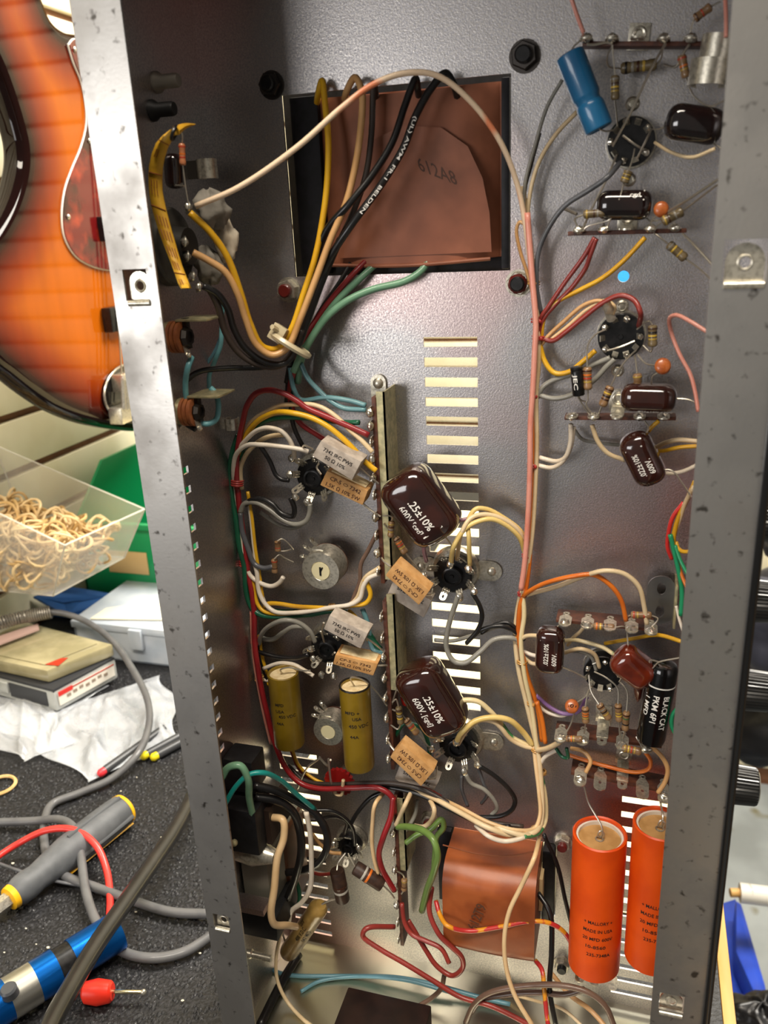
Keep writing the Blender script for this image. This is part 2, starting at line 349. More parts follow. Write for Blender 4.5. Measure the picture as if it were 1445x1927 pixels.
def plate(holes, rounds, x0, x1, z0, z1, th):
    mb = MB(); xs = sorted(set([x0, x1] + [h[i] for h in holes for i in (0, 1)] + [r[0] + s * r[2] * 1.3 for r in rounds for s in (-1, 1)] + list(np.linspace(x0, x1, 9)[1:-1])))
    zs = sorted(set([z0, z1] + [h[i] for h in holes for i in (2, 3)] + [r[1] + s * r[2] * 1.3 for r in rounds for s in (-1, 1)] + list(np.linspace(z0, z1, 17)[1:-1])))
    def st(i, j):
        if i < 0 or j < 0 or i >= len(xs) - 1 or j >= len(zs) - 1: return 0
        x, z = (xs[i] + xs[i + 1]) / 2, (zs[j] + zs[j + 1]) / 2
        if any(a < x < b and c < z < d for a, b, c, d in holes): return 0
        for q in rounds:
            if abs(x - q[0]) < q[2] * 1.3 and abs(z - q[1]) < q[2] * 1.3: return 2
        return 1
    vid = {}
    def vt(x, y, z):
        k = (round(x, 3), y, round(z, 3))
        if k not in vid: vid[k] = len(mb.v); mb.v.append(V(x, y, z))
        return vid[k]
    for i in range(len(xs) - 1):
        for j in range(len(zs) - 1):
            a, b, c, d = xs[i], xs[i + 1], zs[j], zs[j + 1]
            if st(i, j) != 1: continue
            mb.f.append((vt(a, 0, c), vt(b, 0, c), vt(b, 0, d), vt(a, 0, d))); mb.f.append((vt(a, th, d), vt(b, th, d), vt(b, th, c), vt(a, th, c)))
            for (ii, jj, q) in ((i - 1, j, ((a, c), (a, d))), (i + 1, j, ((b, d), (b, c))), (i, j - 1, ((b, c), (a, c))), (i, j + 1, ((a, d), (b, d)))):
                if st(ii, jj) == 0: (p, r) = q; mb.f.append((vt(p[0], 0, p[1]), vt(p[0], th, p[1]), vt(r[0], th, r[1]), vt(r[0], 0, r[1])))
    for cx, cz, r in rounds:
        n = 24; A = []; B = []; a = r * 1.3
        for k in range(n):
            t = 2 * math.pi * k / n + math.pi / n * 0; dx, dz = math.cos(t), math.sin(t); m = a / max(abs(dx), abs(dz)); A.append((cx + dx * m, cz + dz * m)); B.append((cx + dx * r, cz + dz * r))
        for k in range(n):
            k2 = (k + 1) % n
            mb.add([V(A[k][0], 0, A[k][1]), V(A[k2][0], 0, A[k2][1]), V(B[k2][0], 0, B[k2][1]), V(B[k][0], 0, B[k][1]), V(B[k][0], th, B[k][1]), V(B[k2][0], th, B[k2][1])], [(0, 1, 2, 3), (3, 2, 5, 4)])
    return mb
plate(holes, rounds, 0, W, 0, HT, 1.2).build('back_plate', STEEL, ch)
# left side wall with its row of vent slots, right wall, end walls
lw = MB()
ys = [-D, -D + 14, -55.4, 0]
zs = [0] + [q for k in range(17) for q in (190 + k * 9.9, 190 + k * 9.9 + 3.6)] + [HT]
for i in range(3):
    for j in range(len(zs) - 1):
        if i == 1 and j % 2 == 1: continue
        lw.bx(-1.2, 0, ys[i], ys[i + 1], zs[j], zs[j + 1])
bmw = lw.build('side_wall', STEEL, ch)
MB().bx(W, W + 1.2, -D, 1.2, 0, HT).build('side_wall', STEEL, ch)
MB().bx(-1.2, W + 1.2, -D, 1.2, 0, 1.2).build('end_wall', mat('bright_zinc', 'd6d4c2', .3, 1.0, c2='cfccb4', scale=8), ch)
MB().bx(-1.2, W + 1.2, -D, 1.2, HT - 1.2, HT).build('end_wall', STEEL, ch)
# flanges with square cut-outs for the clip nuts
def flange(x0, x1, cuts, name='flange'):
    mb = MB(); z = 0
    for (cz, hw, a, b) in cuts + [(None, 0, 0, 0)]:
        z1 = cz - hw if cz else HT
        mb.bx(x0, x1, -D - 1.2, -D, z, z1)
        if cz:
            if a > x0 + .1: mb.bx(x0, a, -D - 1.2, -D, cz - hw, cz + hw)
            if b < x1 - .1: mb.bx(b, x1, -D - 1.2, -D, cz - hw, cz + hw)
            z = cz + hw
    return mb.build(name, RIM, ch)
c1 = P(259, 541, D + 1); c2 = P(418, 1737, D + 1); c3 = P(1403, 497, D + 1); c4 = P(1263, 1893, D + 1)
flange(-1.2, FLL, [(c2[2] + 1, 4.6, c2[0] - 5.0, c2[0] + 4.4), (c1[2] + 1, 6.2, c1[0] - 6, c1[0] + 5)])
flange(W - FLR, W + 1.2, [(c4[2] + 2, 5.0, c4[0] - 5.4, c4[0] + 5.4), (c3[2] + 1, 6.8, c3[0] - 7, c3[0] + 6.5)])
for c, s, hh, lip in ((c1, 5.0, 5.8, 1), (c2, 4.2, 4.2, 1), (c3, 6.2, 6.2, 1), (c4, 5, 4.8, 1)):
    o = MB().eye((c[0], -D + 1.6, c[2] + .5), (0, 0, 1), (1, 0, 0), hh * 2, s * 2, 2.3, .9, tail=0).build('clip_nut', TIN, ch, label='bright spring clip nut')
    MB().torus((c[0], -D + 1.2, c[2] + .5), (0, 1, 0), 2.2, .5).build('thread_collar', TIN, o)
    MB().lathe((c[0] - s, -D - .9, c[2] - hh - .4), (c[0] + s, -D - .9, c[2] - hh - .4), [(0, 1.3), (1, 1.3)], 12).build('clip_fold', TIN, o)
# black front panel beside the right wall, with its white scale figures
FP = mat('black_front_panel', '0b0b0c', .3, 0, coat=.3)
fp = MB().bx(W + 1.2, W + 3.4, -D - 3.5, 10, 4, HT - 6).build('front_panel', FP, ch, bevel=.4)
MB().bx(W + 3.4, W + 4.2, -D - 3.0, 8, 6, HT - 8).build('panel_trim', mat('dark_bronze_trim', '3a332c', .35, .8), fp)
for s, x, y in (('2', 1397, 1303), ('2', 1417, 1130), ('0', 1374, 1497), ('1', 1431, 1009)):
    q = PX(x, y, W + 4.2); print_text(s, flat(q, (0, 1, 0), (0, 0, 1), (1, 0, 0), .15), 4.2, INKW, fp)
# left-wall strip of rivet-like studs
for (x, y) in ((295, 155), (287, 208)):
    q = PX(x, y, 0.3); d = mmpx(q)
    o = MB().lathe((0, q[1], q[2]), (11, q[1], q[2]), [(0, 4.5), (.1, 4.5), (.3, 3), (.9, 3), (1, 2.6)], 16).build('wall_stud', mat('grey_stud' if y < 200 else 'black_stud', '8a847a' if y < 200 else '161617', .5, .3), ch)

# control knobs on the front panel
KN = mat('ribbed_black_knob', '161412', .32, 0, coat=.3)
for i, (x, y, lab) in enumerate(((1402, 1478, 'lowest ribbed black control knob on the front panel'), (1425, 1300, 'ribbed black control knob second from the bottom'), (1444, 1132, 'ribbed black control knob above the middle of the panel'), (1462, 978, 'ribbed black control knob cut by the right picture edge'))):
    q = PX(x, y, W + 16); k = thing('control_knob', lab, 'knob', (W + 4.2, q[1], q[2]), 'control knobs on the front panel')
    mb = MB(); n = 72; rings = []
    for t, rr, rb in ((W + 4.4, 9.8, 0), (W + 5.5, 10.0, 0), (W + 6.0, 9.6, .45), (W + 20.0, 8.9, .45), (W + 21.0, 8.4, .2), (W + 21.3, 7.8, 0)):
        rings.append([V(t, q[1] + (rr - (rb if j % 2 else 0)) * math.cos(2 * math.pi * j / n), q[2] + (rr - (rb if j % 2 else 0)) * math.sin(2 * math.pi * j / n)) for j in range(n)])
    mb.sweep(None, rings); mb.build('grip', KN, k, angle=20)
    MB().lathe((W + 21.3, q[1], q[2]), (W + 21.8, q[1], q[2]), [(0, 7.2), (1, 6.8)], 32).build('cap_disc', TIN, k)
    MB().lathe((W + 4.2, q[1], q[2]), (W + 4.7, q[1], q[2]), [(0, 11), (1, 10.8)], 40).build('skirt', BLACKG, k)

# bolts and nuts in the back plate
REDP = mat('red_thread_lacquer', '5a1712', .35, 0, coat=.6)
def bolt(x, y, lab, r=5.4, nut=TIN, tip=BLACKP, hgt=7, lock=None):
    c = P(x, y, hgt * .6); b = V(c[0], 0, c[2]); t = thing('mounting_bolt', lab, 'bolt', b, 'transformer mounting bolts')
    MB().lathe(b, b + V(0, -.8, 0), [(0, r * 1.15), (1, r * 1.15)], 24).build('washer', nut, t)
    MB().lathe(b + V(0, -.8, 0), b + V(0, -4.2, 0), [(0, r), (.85, r), (1, r * .92)], 6, a0=random.random()).build('hex_nut', nut, t, angle=20)
    MB().lathe(b + V(0, -4.2, 0), b + V(0, -hgt, 0), [(0, r * .62), (.8, r * .62), (1, r * .5)], 16).build('threaded_end', tip, t)
    if lock: MB().lathe(b + V(0, -4.0, 0), b + V(0, -5.2, 0), [(0, r * .85), (1, r * .66)], 16).build('thread_lacquer', lock, t)
DKN = mat('dark_steel', '4b4744', .4, 1.0)
bolt(505, 158, 'dark bolt at the upper left corner of the transformer window', nut=DKN)
bolt(985, 103, 'dark hex bolt at the upper right corner of the transformer window', r=5.8, nut=DKN)
bolt(538, 547, 'red-lacquered bolt at the lower left corner of the transformer window', tip=REDP)
bolt(974, 534, 'shiny nut with dark red-ringed bolt at the lower right of the window', lock=REDP)
bolt(1058, 1592, 'bolt with red lacquered tip left of the orange capacitors', r=4.6, tip=REDP)
bolt(1057, 1822, 'star-washered bolt below the lower transformer', r=4.6)
bolt(806, 1548, 'red-tipped bolt behind the green wires by the lower strip', r=4.6, tip=REDP)
RIV = TIN
for i, (x, y) in enumerate(((1190, 195), (1183, 338), (1170, 577), (1162, 698))):
    c = P(x, y, 1); b = V(c[0], 0, c[2]); o = MB().lathe(b, b + V(0, -1.4, 0), [(0, 2.9), (.4, 2.9), (.8, 2.2), (1, 1.2)], 20).torus(b + V(0, -1.2, 0), (0, 1, 0), 1.9, .5).build('eyelet_rivet', RIV)
    tag(o, ['small eyelet rivet above the top tube socket', 'small eyelet rivet below the top tube socket', 'small eyelet rivet above the second tube socket', 'small eyelet rivet below the second tube socket'][i], 'rivet', 'socket rivets')
# ================================================================== transformers
tx = thing('output_transformer', 'transformer with brown paper coil marked 612A8 behind the chassis window', 'transformer', (95, 30, 440))
MB().bx(38, 151, 8, 40, 431, 521).build('lamination_stack', LAM, tx, bevel=1)
MB().bx(44, 58, 1.6, 9, 436, 516).build('frame_bar', LAM, tx, bevel=.8)
MB().bx(143.6, 147.5, 1.6, 9, 436, 516).build('frame_bar', LAM, tx, bevel=.8)
a = P(930, 478, -2); b_ = P(600, 492, -2)
# coil: paper-wrapped block bulging out of the window
mb = MB(); nx, nz = 14, 14; X0, X1, Z0, Z1 = 57, 143.3, 441.5, 515; vv = []
for i in range(nx + 1):
    for j in range(nz + 1):
        u, v = i / nx, j / nz; e = 1 - abs(2 * u - 1) ** 5
        vv.append(V(X0 + (X1 - X0) * u, 6 - 10 * e * (1 - .35 * v ** 3), Z0 + (Z1 - Z0) * v - 1.5 * math.sin(math.pi * u)))
ff = [(i * (nz + 1) + j, (i + 1) * (nz + 1) + j, (i + 1) * (nz + 1) + j + 1, i * (nz + 1) + j + 1) for i in range(nx) for j in range(nz)]
mb.add(vv, ff); mb.bx(X0, X1, 5.5, 30, Z0, Z1)
coil = mb.build('paper_coil', PAPER, tx, angle=60)
q = P(822, 322, 4)
fl = [P(x, y, 4.2) for x, y in ((636, 486), (648, 360), (690, 268), (760, 236), (830, 240), (880, 275), (908, 335), (921, 400), (925, 474))]
flp = MB().prism([V(q[0], -4.3, q[2]) for q in fl], (0, .5, 0)).build('paper_overlap', PAPER, coil)
BOLD[0] = .004; print_text('612A8', flat(V(q[0], -4.3, q[2]), P(862, 338, 4) - P(782, 306, 4), P(815, 300, 4) - P(829, 344, 4), off=.12), 6.5, INKBR, flp, width=19); BOLD[0] = .014
MB().tube([V(X0 + 4, -2.5, Z0 - 1), V(100, -4.6, Z0 - 2.2), V(X1 - 4, -2.5, Z0 - .5)], .9).build('coil_end_paper', PAPER, coil)
t2 = thing('power_transformer', 'lower transformer coil in orange-brown paper stamped 612 above the chassis end wall', 'transformer', P(915, 1700, 0))
# outline: front face corners at their height over the plate
fr = [P(840, 1640, 34), P(1012, 1660, 34), P(1000, 1814, 34), P(826, 1780, 34)]
xm0, xm1 = (fr[0][0] + fr[3][0]) / 2, (fr[1][0] + fr[2][0]) / 2; z1 = (P(838, 1562, 3)[2] + P(1008, 1592, 3)[2]) / 2 - 4; z0 = (fr[2][2] + fr[3][2]) / 2
mb = MB(); rings = []
prof = []
for k in range(9): t = math.pi / 2 * k / 8; prof.append((-34 + 14 * (1 - math.sin(t)) , z1 + 4 - 14 * (1 - math.cos(t)) - 0))
sec = [(8, z1 + 4)] + [(-20 - 14 * math.sin(math.pi / 2 * k / 8), z1 + 4 - 14 + 14 * math.cos(math.pi / 2 * k / 8)) for k in range(9)] + [(-34, z0 + 6)] + [(-34 + 3 * (1 - math.cos(math.pi / 2 * k / 4)), z0 + 6 - 6 * math.sin(math.pi / 2 * k / 4)) for k in range(1, 5)] + [(-.3, z0), (-.3, z0 + 5), (8, z0 + 5)]
for x in np.linspace(xm0, xm1, 6):
    b = 1.2 * math.sin(math.pi * (x - xm0) / (xm1 - xm0)); rings.append([V(x, y - (b if y < -30 else 0), z) for y, z in sec])
mb.sweep(None, rings); co2 = mb.build('paper_coil', PAPERO, t2, angle=50)
print_text('612T9', flat(P(897, 1725, 36.5), P(908, 1690, 36) - P(880, 1755, 36), P(862, 1712, 36) - P(925, 1740, 36), off=.3), 6, INKBR, co2, width=20)
MB().bx(xm0 - 9.5, xm0 - 1, -4, 30, z0 + 4.5, z1 + 4.5).build('lamination_stack', LAM, t2, bevel=.6)
MB().bx(xm1 + 1, xm1 + 8, -7, 30, z0 + 4.5, z1 + 4.5).build('lamination_stack', LAM, t2, bevel=.6)
MB().bx(xm1 + .3, xm1 + 2.2, -16, -2, z0 + 22, z1 - 8).build('paper_flap', mat('cream_paper_flap', 'cdb485', .6), t2)
rp = MB().tube(pts('833,1590,33 900,1607 960,1610 1008,1602,28'), .4).build('coil_seam', mat('seam_brown', '7a4020', .5), co2)

# ================================================================== tube sockets
def octal(x, y, r, lab, ears=True, rot=0.0, hgt=13, lugs=8):
    c = P(x, y, hgt); b = V(c[0], 0, c[2]); k = mmpx(c); R = r * k
    t = thing('octal_socket', lab, 'tube socket', b, 'octal tube sockets')
    MB().lathe(b + V(0, -.2, 0), b + V(0, -4, 0), [(0, R * 1.28), (.3, R * 1.28), (1, R * 1.18)], 36).build('saddle_ring', TIN, t)
    if ears:
        for sx in (-1, 1):
            e = MB().eye(b + V(sx * 19, -.9, 0), (sx, 0, 0), (0, 0, 1), 11, 11, 1.6, 1.0, tail=3).build('saddle_ear', TIN, t)
            MB().ball(b + V(sx * 19, -1.2, 0), 2.6, (1, .6, 1)).build('rivet_head', TIN, e)
    MB().lathe(b, b + V(0, -hgt, 0), [(0, R * .98), (.25, R * .98), (.3, R), (.72, R), (.76, R * .93), (.76, R * .55), (.98, R * .52), (1, R * .47), (1, R * .38), (.9, R * .36), (.9, R * .12), (.96, R * .1)], 40).build('black_body', BLACKP, t)
    for i in range(lugs):
        a = 2 * math.pi * (i + .5) / lugs + rot; d = V(math.cos(a), 0, math.sin(a)); s = V(-math.sin(a), 0, math.cos(a))
        base = b + d * R * .82 + V(0, -hgt * .74, 0); mb = MB()
        out = unit(d + V(0, -1.1, 0))
        for off in (-1.35, 0, 1.35): mb.tube([base + s * off, base + s * off + out * 3.2], .48, 6, smooth=False)
        mb.box(base + out * 1.0, (s, out, np.cross(s, out)), (1.9, .6, .3))
        mb.eye(base + out * 5.2, out, s, 4.6, 3.6, .8, .5, tail=.3)
        l = mb.build('solder_lug', TIN, t)
    return t, b, R
O1 = octal(587, 902, 36, 'octal socket under the cement resistors at the upper left', False, .2)
O2 = octal(613, 1225, 34, 'octal socket beside the two mustard-yellow capacitors', False, .5)
O3 = octal(849, 1087, 37, 'octal socket right of the strip below the upper large brown capacitor')
O4 = octal(859, 1411, 36, 'octal socket touching the lower large brown capacitor')
O5 = octal(652, 1600, 24, 'octal socket in shadow above the big carbon resistors', False, .3, 12)
def blob(t, c, r=1.5, parent=None): return MB().ball(c, r, (1, .8, 1.1), 10, .12).build('solder_blob', SOLDER, t)
for (x, y, h, T) in ((549, 862, 17, O1), (545, 893, 17, O1), (556, 935, 19, O1), (578, 945, 18, O1), (584, 1222, 17, O2), (589, 1240, 18, O2), (605, 1270, 19, O2), (628, 1272, 17, O2), (847, 1062, 20, O3), (881, 1070, 19, O3), (797, 1085, 18, O3), (865, 1122, 18, O3), (892, 1113, 18, O3), (830, 1388, 18, O4), (858, 1398, 22, O4), (812, 1410, 18, O4), (898, 1440, 18, O4), (874, 1452, 18, O4), (626, 1590, 16, O5), (675, 1596, 16, O5)):
    blob(T[0], P(x, y, h), 2.0)
def noval(x, y, r, lab, rot=0., pins=9, hgt=8):
    c = P(x, y, hgt); b = V(c[0], 0, c[2]); R = r * mmpx(c)
    t = thing('miniature_socket', lab, 'tube socket', b, 'miniature tube sockets')
    MB().lathe(b, b + V(0, -1.4, 0), [(0, R * 1.08), (1, R * 1.06)], 40).build('saddle_ring', TIN, t)
    MB().lathe(b + V(0, -1.2, 0), b + V(0, -hgt, 0), [(0, R * .98), (.9, R), (1, R * .97), (1, R * .12), (1.06, R * .1)], 40).build('black_body', BLACKP, t)
    for i in range(pins):
        a = 2 * math.pi * i / (pins + 1) + rot; d = V(math.cos(a), 0, math.sin(a)); s = V(-math.sin(a), 0, math.cos(a)); q = b + d * R * .66 + V(0, -hgt + .5, 0)
        o = unit(d * .55 + V(0, -1, 0))
        MB().box(q + o * 2.0, (s, o, np.cross(s, o)), (1.3, 2.2, .25)).build('pin_lug', TIN, t)
        if i % 2 == 0: blob(t, q + o * 3.4, 1.3)
    return t, b, R
N1 = noval(1187, 266, 44, 'black miniature socket at the top right below the blue capacitor', .6)
N2 = noval(1168, 634, 43, 'black miniature socket between the second and third tag strips', 1.3)
N3 = noval(1134, 1268, 36, 'black miniature socket between the reddish capacitor and its tag strip', .2)

# ================================================================== tag strips
def strip(s, h_in, h_out, lab, lugs, foot=None, L=6.5, lw=5.2, blobs=(), th=1.7, solder=True, horizontal=True, holes=True):
    """board edge drawn at h_out; it stands off the plate, reaching back to h_in; lugs: fractions along"""
    p0, p1 = [np.asarray(q) for q in pts(s)]; d = unit(p1 - p0); up = unit(np.cross(d, V(0, 1, 0)))
    if up[2] < 0: up = -up
    nrm = V(0, -1, 0); t = thing('tag_strip', lab, 'tag strip', V((p0[0] + p1[0]) / 2, 0, (p0[2] + p1[2]) / 2), 'phenolic tag strips')
    q0 = V(p0[0], -h_out, p0[2]); q1 = V(p1[0], -h_out, p1[2])
    MB().box((q0 + q1) / 2 + V(0, (h_out - h_in) / 2, 0), (d, V(0, 1, 0), up), (np.linalg.norm(q1 - q0) / 2, (h_out - h_in) / 2, th / 2)).build('phenolic_board', PHEN, t, bevel=.2)
    for i, f in enumerate(lugs):
        c = q0 + (q1 - q0) * f
        mb = MB().eye(c + nrm * (L * .35) + up * (th / 2 + .3), nrm, d, L, lw, 1.0, .55, tail=3.5)
        lg = mb.build('solder_lug', TIN, t)
        if holes: MB().torus(c + V(0, (h_out - h_in) * .55, 0) + up * (th / 2 + .2), up, 1.3, .55, 14, 6).build('eyelet', TIN, lg)
        if i in blobs: MB().ball(c + nrm * (L * .45) + up * (th / 2 + .6), lw * .42, (1.1, 1.0, .8), 10, .15).build('solder_blob', SOLDER, lg)
    for f in (foot if foot else ()):
        c = q0 + (q1 - q0) * f
        mb = MB().box(c + V(0, h_out / 2, 0) + up * (th / 2 + .5), (d, V(0, 1, 0), up), (3.0, h_out / 2, .45)).box(V(c[0], -.6, c[2]) + up * 5, (d, V(0, 1, 0), up), (4.2, .5, 5))
        ft = mb.build('mounting_foot', TIN, t, bevel=.15)
        MB().eye(c + nrm * 2.5 + up * (th / 2 + .5), nrm, d, 8, 5, 1.1, .7, tail=4).build('foot_lug', TIN, ft)
        MB().torus(V(c[0], -1.4, c[2]) + up * 6, (0, 1, 0), 2.2, .8).build('foot_rivet', TIN, ft)
    return t, q0, q1
strip('1096,82,17 1332,82,17', 9, 17, 'brown tag strip above the blue capacitor', (.03, .24, .65, .86), (.44,), blobs=(0, 1, 2, 3))
strip('1068,440,17 1292,434,17', 9, 17, 'brown tag strip under the dark capacitor below the top socket', (.1, .31, .7, .9), (.5,), blobs=(0, 1, 2, 3))
strip('1062,787,17 1272,788,17', 9, 17, 'brown tag strip under the oval brown capacitor', (.07, .27, .68, .89), (.48,), blobs=(0, 1, 2, 3))
strip('1046,1168,19 1230,1186,19', 7, 19, 'brown tag strip with bare eyelets right of the small brown capacitor', (.1, .33, .56, .78, .97), None, L=9, lw=6, blobs=(0, 1, 3, 4))
strip('1044,1382,18 1245,1406,18', 6, 18, 'tag strip just below the ceramic disc and black tubular capacitor', (.06, .27, .64, .86), (.45,), L=10, lw=6.2, blobs=(0, 1, 2, 3))
strip('1074,1455,18 1262,1492,18', 5, 18, 'tag strip with loop lugs above the orange capacitors', (.1, .3, .72, .93), (.52,), L=13, lw=6.4, blobs=(0, 3))
strip('1085,1832,12 1160,1850,12', 4, 12, 'short tag strip under the left orange capacitor', (.08, .45, .9), None, L=8, blobs=())
# vertical centre strips with zinc channel beside them
def vstrip(s, h_in, h_out, lab, lugs, blobs, chan=None, top=None):
    p0, p1 = pts(s); t = thing('centre_tag_strip', lab, 'tag strip', V(p0[0], 0, (p0[2] + p1[2]) / 2), 'vertical centre tag strips')
    x = (p0[0] + p1[0]) / 2; th = 2.2
    MB().bx(x - th / 2, x + th / 2, -h_out, -h_in, p1[2], p0[2]).build('phenolic_board', PHEN, t, bevel=.2)
    for i, f in enumerate(lugs):
        z = p0[2] + (p1[2] - p0[2]) * f
        lg = MB().eye(V(x - th / 2 - .4, -h_out - 1.2, z), (0, -1, 0), (0, 0, 1), 6.5, 5.2, 1.0, .6, tail=4).build('solder_lug', TIN, t)
        if i in blobs: MB().ball(V(x - th / 2 - .6, -h_out - 1.8, z), 2.2, (.8, 1, 1.1), 10, .15).build('solder_blob', SOLDER, lg)
    if chan:
        a, b = pts(chan); c = MB().bx(x + th / 2, x + th / 2 + 4.2, -h_out + .6, -h_out + 1.6, b[2], a[2]).bx(x + th / 2 + 3.4, x + th / 2 + 4.2, -h_out + .6, 0, b[2], a[2]).build('zinc_channel', BRASS, t)
    if top:
        q = P(*top); e = MB().eye(V(q[0], -1.0, q[2]), (0, 0, 1), (1, 0, 0), 9, 8, 1.0, 1.2, tail=4).build('mounting_tab', TIN, t); MB().ball(V(q[0], -1.5, q[2]), 2.9, (1, .7, 1)).build('rivet_head', TIN, e)
    return t
vstrip('703,748,20 720,1098,20', 6, 20, 'upper vertical tag strip with zinc channel left of the vent column', (.07, .14, .22, .31, .41, .5, .62, .72, .82, .92), (0, 1, 3, 4, 6, 8), '712,738,20 736,1092,20', (712, 721, 1))
vstrip('724,1132,20 738,1448,20', 6, 20, 'middle vertical tag strip beside the lower mustard capacitor', (.08, .2, .31, .43, .55, .67, .8, .92), (2, 3, 4, 5, 7), '732,1120,20 742,1300,20')
vstrip('742,1500,20 757,1780,20', 6, 20, 'lowest vertical tag strip among the olive green wires', (.12, .22, .34, .46, .58, .7, .82, .94), (0, 1, 3, 4, 5), '752,1505,20 760,1640,20')
# small bracket with two holes behind the right harness
q0 = P(1219, 1087, 6); q1 = P(1267, 1170, 6)
br = thing('angle_bracket', 'small grey angle bracket with two holes beside the right rim', 'bracket', ((q0[0] + q1[0]) / 2, 0, q1[2]))
zc = (q0[2] + q1[2]) / 2
MB().eye(((q0[0] + q1[0]) / 2, -6, zc + 6.2), (0, 0, 1), (1, 0, 0), 12.4, abs(q1[0] - q0[0]), 2.6, 1.0, tail=0).eye(((q0[0] + q1[0]) / 2, -6, zc - 6.2), (0, 0, -1), (1, 0, 0), 12.4, abs(q1[0] - q0[0]), 2.6, 1.0, tail=0).build('bracket_face', mat('bracket_grey', '8b8c8b', .4, 1.0), br)
MB().bx(q1[0] - .6, q1[0] + .6, -14, 0, q1[2], q0[2]).build('bracket_leg', BRASS, br, bevel=.2)
# ================================================================== capacitors
def lead(t, s, w=3.2, m=None, name='lead'):
    p = pts(s) if isinstance(s, str) else s
    r = w / 2 * mmpx(p[0]); return MB().tube(p, r, 6, 5).build(name, m or LEAD, t)
def pill(name, lab, s, w, thick, m, cat='capacitor', group='dipped capacitors', ex=2.6, ends=2.6, leads=(), n=28, round_=.5, up=None):
    p0, p1 = pts(s); L = np.linalg.norm(p1 - p0); c = (p0 + p1) / 2; k = mmpx(c); hw = w * k / 2
    t = thing(name, lab, cat, V(c[0], 0, c[2]), group); prof = []; m_ = 9; e = min(hw * round_ * 2, L / 2) / L
    for i in range(m_): a = math.pi / 2 * i / (m_ - 1); prof.append((e * (1 - math.sin(a)), max((1 - math.sin(a) ** ends) ** (1 / ends), .03)))
    prof = sorted(prof); prof = prof + [(1 - a, b) for a, b in reversed(prof)]
    body = MB().lathe(p0, p1, [(a, b) for a, b in prof], n, up=up, sx=hw, sy=thick / 2, ex=ex).build('body', m, t, angle=80)
    for l in leads: lead(t, l)
    d = unit(p1 - p0); u = V(0, -1, 0) if up is None else np.asarray(up); b = unit(u - d * (u @ d))
    return t, body, p0, p1, d, b, hw, thick / 2
def face_text(pl, lines, flip=False, h=3.0, wid=None, ink=None, bow=True, shift=0.0):
    """lines printed along the axis on the outward face"""
    t, body, p0, p1, d, b, hw, ht = pl; c = (p0 + p1) / 2; u = -d if flip else d
    vdir = np.cross(b, u); 
    # glyph-up: image rule (u_y,-u_x)
    ui = V(u @ CM[0], u @ CM[1]); want = CM[0] * ui[1] - CM[1] * ui[0]
    if vdir @ want < 0: vdir = -vdir
    for (txt, off, hh, ww, sh) in lines:
        def fn(a, bb, off=off, sh=sh):
            v = off + bb; q = min(abs(v) / hw, .97); z = ht * (1 - q ** 2.6) ** (1 / 2.6)
            return c + u * (a + sh) + vdir * v + b * (z + .15)
        print_text(txt, fn, hh, ink or INKW, body, width=ww)
c1_ = pill('film_capacitor', 'upper large brown capacitor printed .25 10% 600V over the vent column', '748,890,24 838,1010,24', 106, 24, BROWNDIP, ex=3.0, ends=3.2, round_=.42, leads=('738,915,20 727,945 722,985,18', '835,1006,16 852,1030,12 860,1050,8'))
face_text(c1_, [('.25±10%', 1.5, 4.2, 17, 2.5), ('600V.', -4.6, 4.0, 9.5, -1.5), ('[cgd]', -5.0, 3.4, 7, 7.0), ('|', 1.0, 9.0, .7, 12.6)], h=4)
c2_ = pill('film_capacitor', 'lower large brown capacitor printed .25 10% 600V beside the lowest octal socket', '776,1250,24 850,1372,24', 94, 24, BROWNDIP, ex=3.0, ends=3.2, round_=.42, leads=('752,1280,20 742,1310 736,1330,18', '845,1368,14 856,1380,10'))
face_text(c2_, [('.25±10%', 3.2, 4.0, 17, 1.5), ('600V.', -3.0, 4.0, 10, -3), ('[cgd]', -3.6, 3.2, 7, 6.6), ('|', 0.4, 9.0, .7, 12.4)], h=4)
RD = mat('red_drip', '7c1710', .2, coat=.8)
MB().lathe(P(733, 930, 16), P(768, 985, 14), [(0, .5), (.2, 3.5), (.8, 4.5), (1, .6)], 14).build('red_resin_edge', RD, c1_[0])
MB().lathe(P(757, 1282, 16), P(772, 1330, 14), [(0, .5), (.2, 3.5), (.8, 4), (1, .6)], 14).build('red_resin_edge', RD, c2_[0])
# frame marks on the print
pl_ = pill('film_capacitor', 'glossy dark oval capacitor above the second tag strip', '1121,386,18 1229,386,18', 54, 13, DARKDIP, leads=('1130,400,16 1136,420,17 1137,434,19', '1215,405,16 1222,415 1250,412,20'))
face_text(pl_, [('cgd', 3.8, 1.7, 4, 4), ('|', 3.8, 3, .5, 7.5)], h=2)
pill('film_capacitor', 'glossy black oval capacitor touching the right rim beside the top socket', '1251,226,22 1364,243,22', 66, 15, DARKDIP, leads=('1256,236,20 1240,243 1228,243,14', '1330,262,22 1352,276 1372,290,30'))
pl_ = pill('film_capacitor', 'brown oval capacitor lying across the third tag strip', '1167,746,24 1274,750,24', 53, 13, BROWNDIP, leads=('1270,750,24 1295,752 1310,760 1316,775,26', '1246,770,22 1247,785,20'))
face_text(pl_, [('.047±10% 600V', -5.6, 1.1, 15, 3)], h=2)
pl_ = pill('film_capacitor', 'brown capacitor printed .022 hanging below the third tag strip', '1186,815,22 1232,909,22', 62, 14, BROWNDIP, ex=2.8, leads=('1216,815,22 1220,803 1213,792,20', '1240,885,24 1263,885 1283,908 1301,935,28'))
face_text(pl_, [('.022±10%', 2.0, 2.6, 11, -1), ('600V.', -2.2, 2.6, 7, -3), ('|', 1, 6, .5, 7)], flip=True)
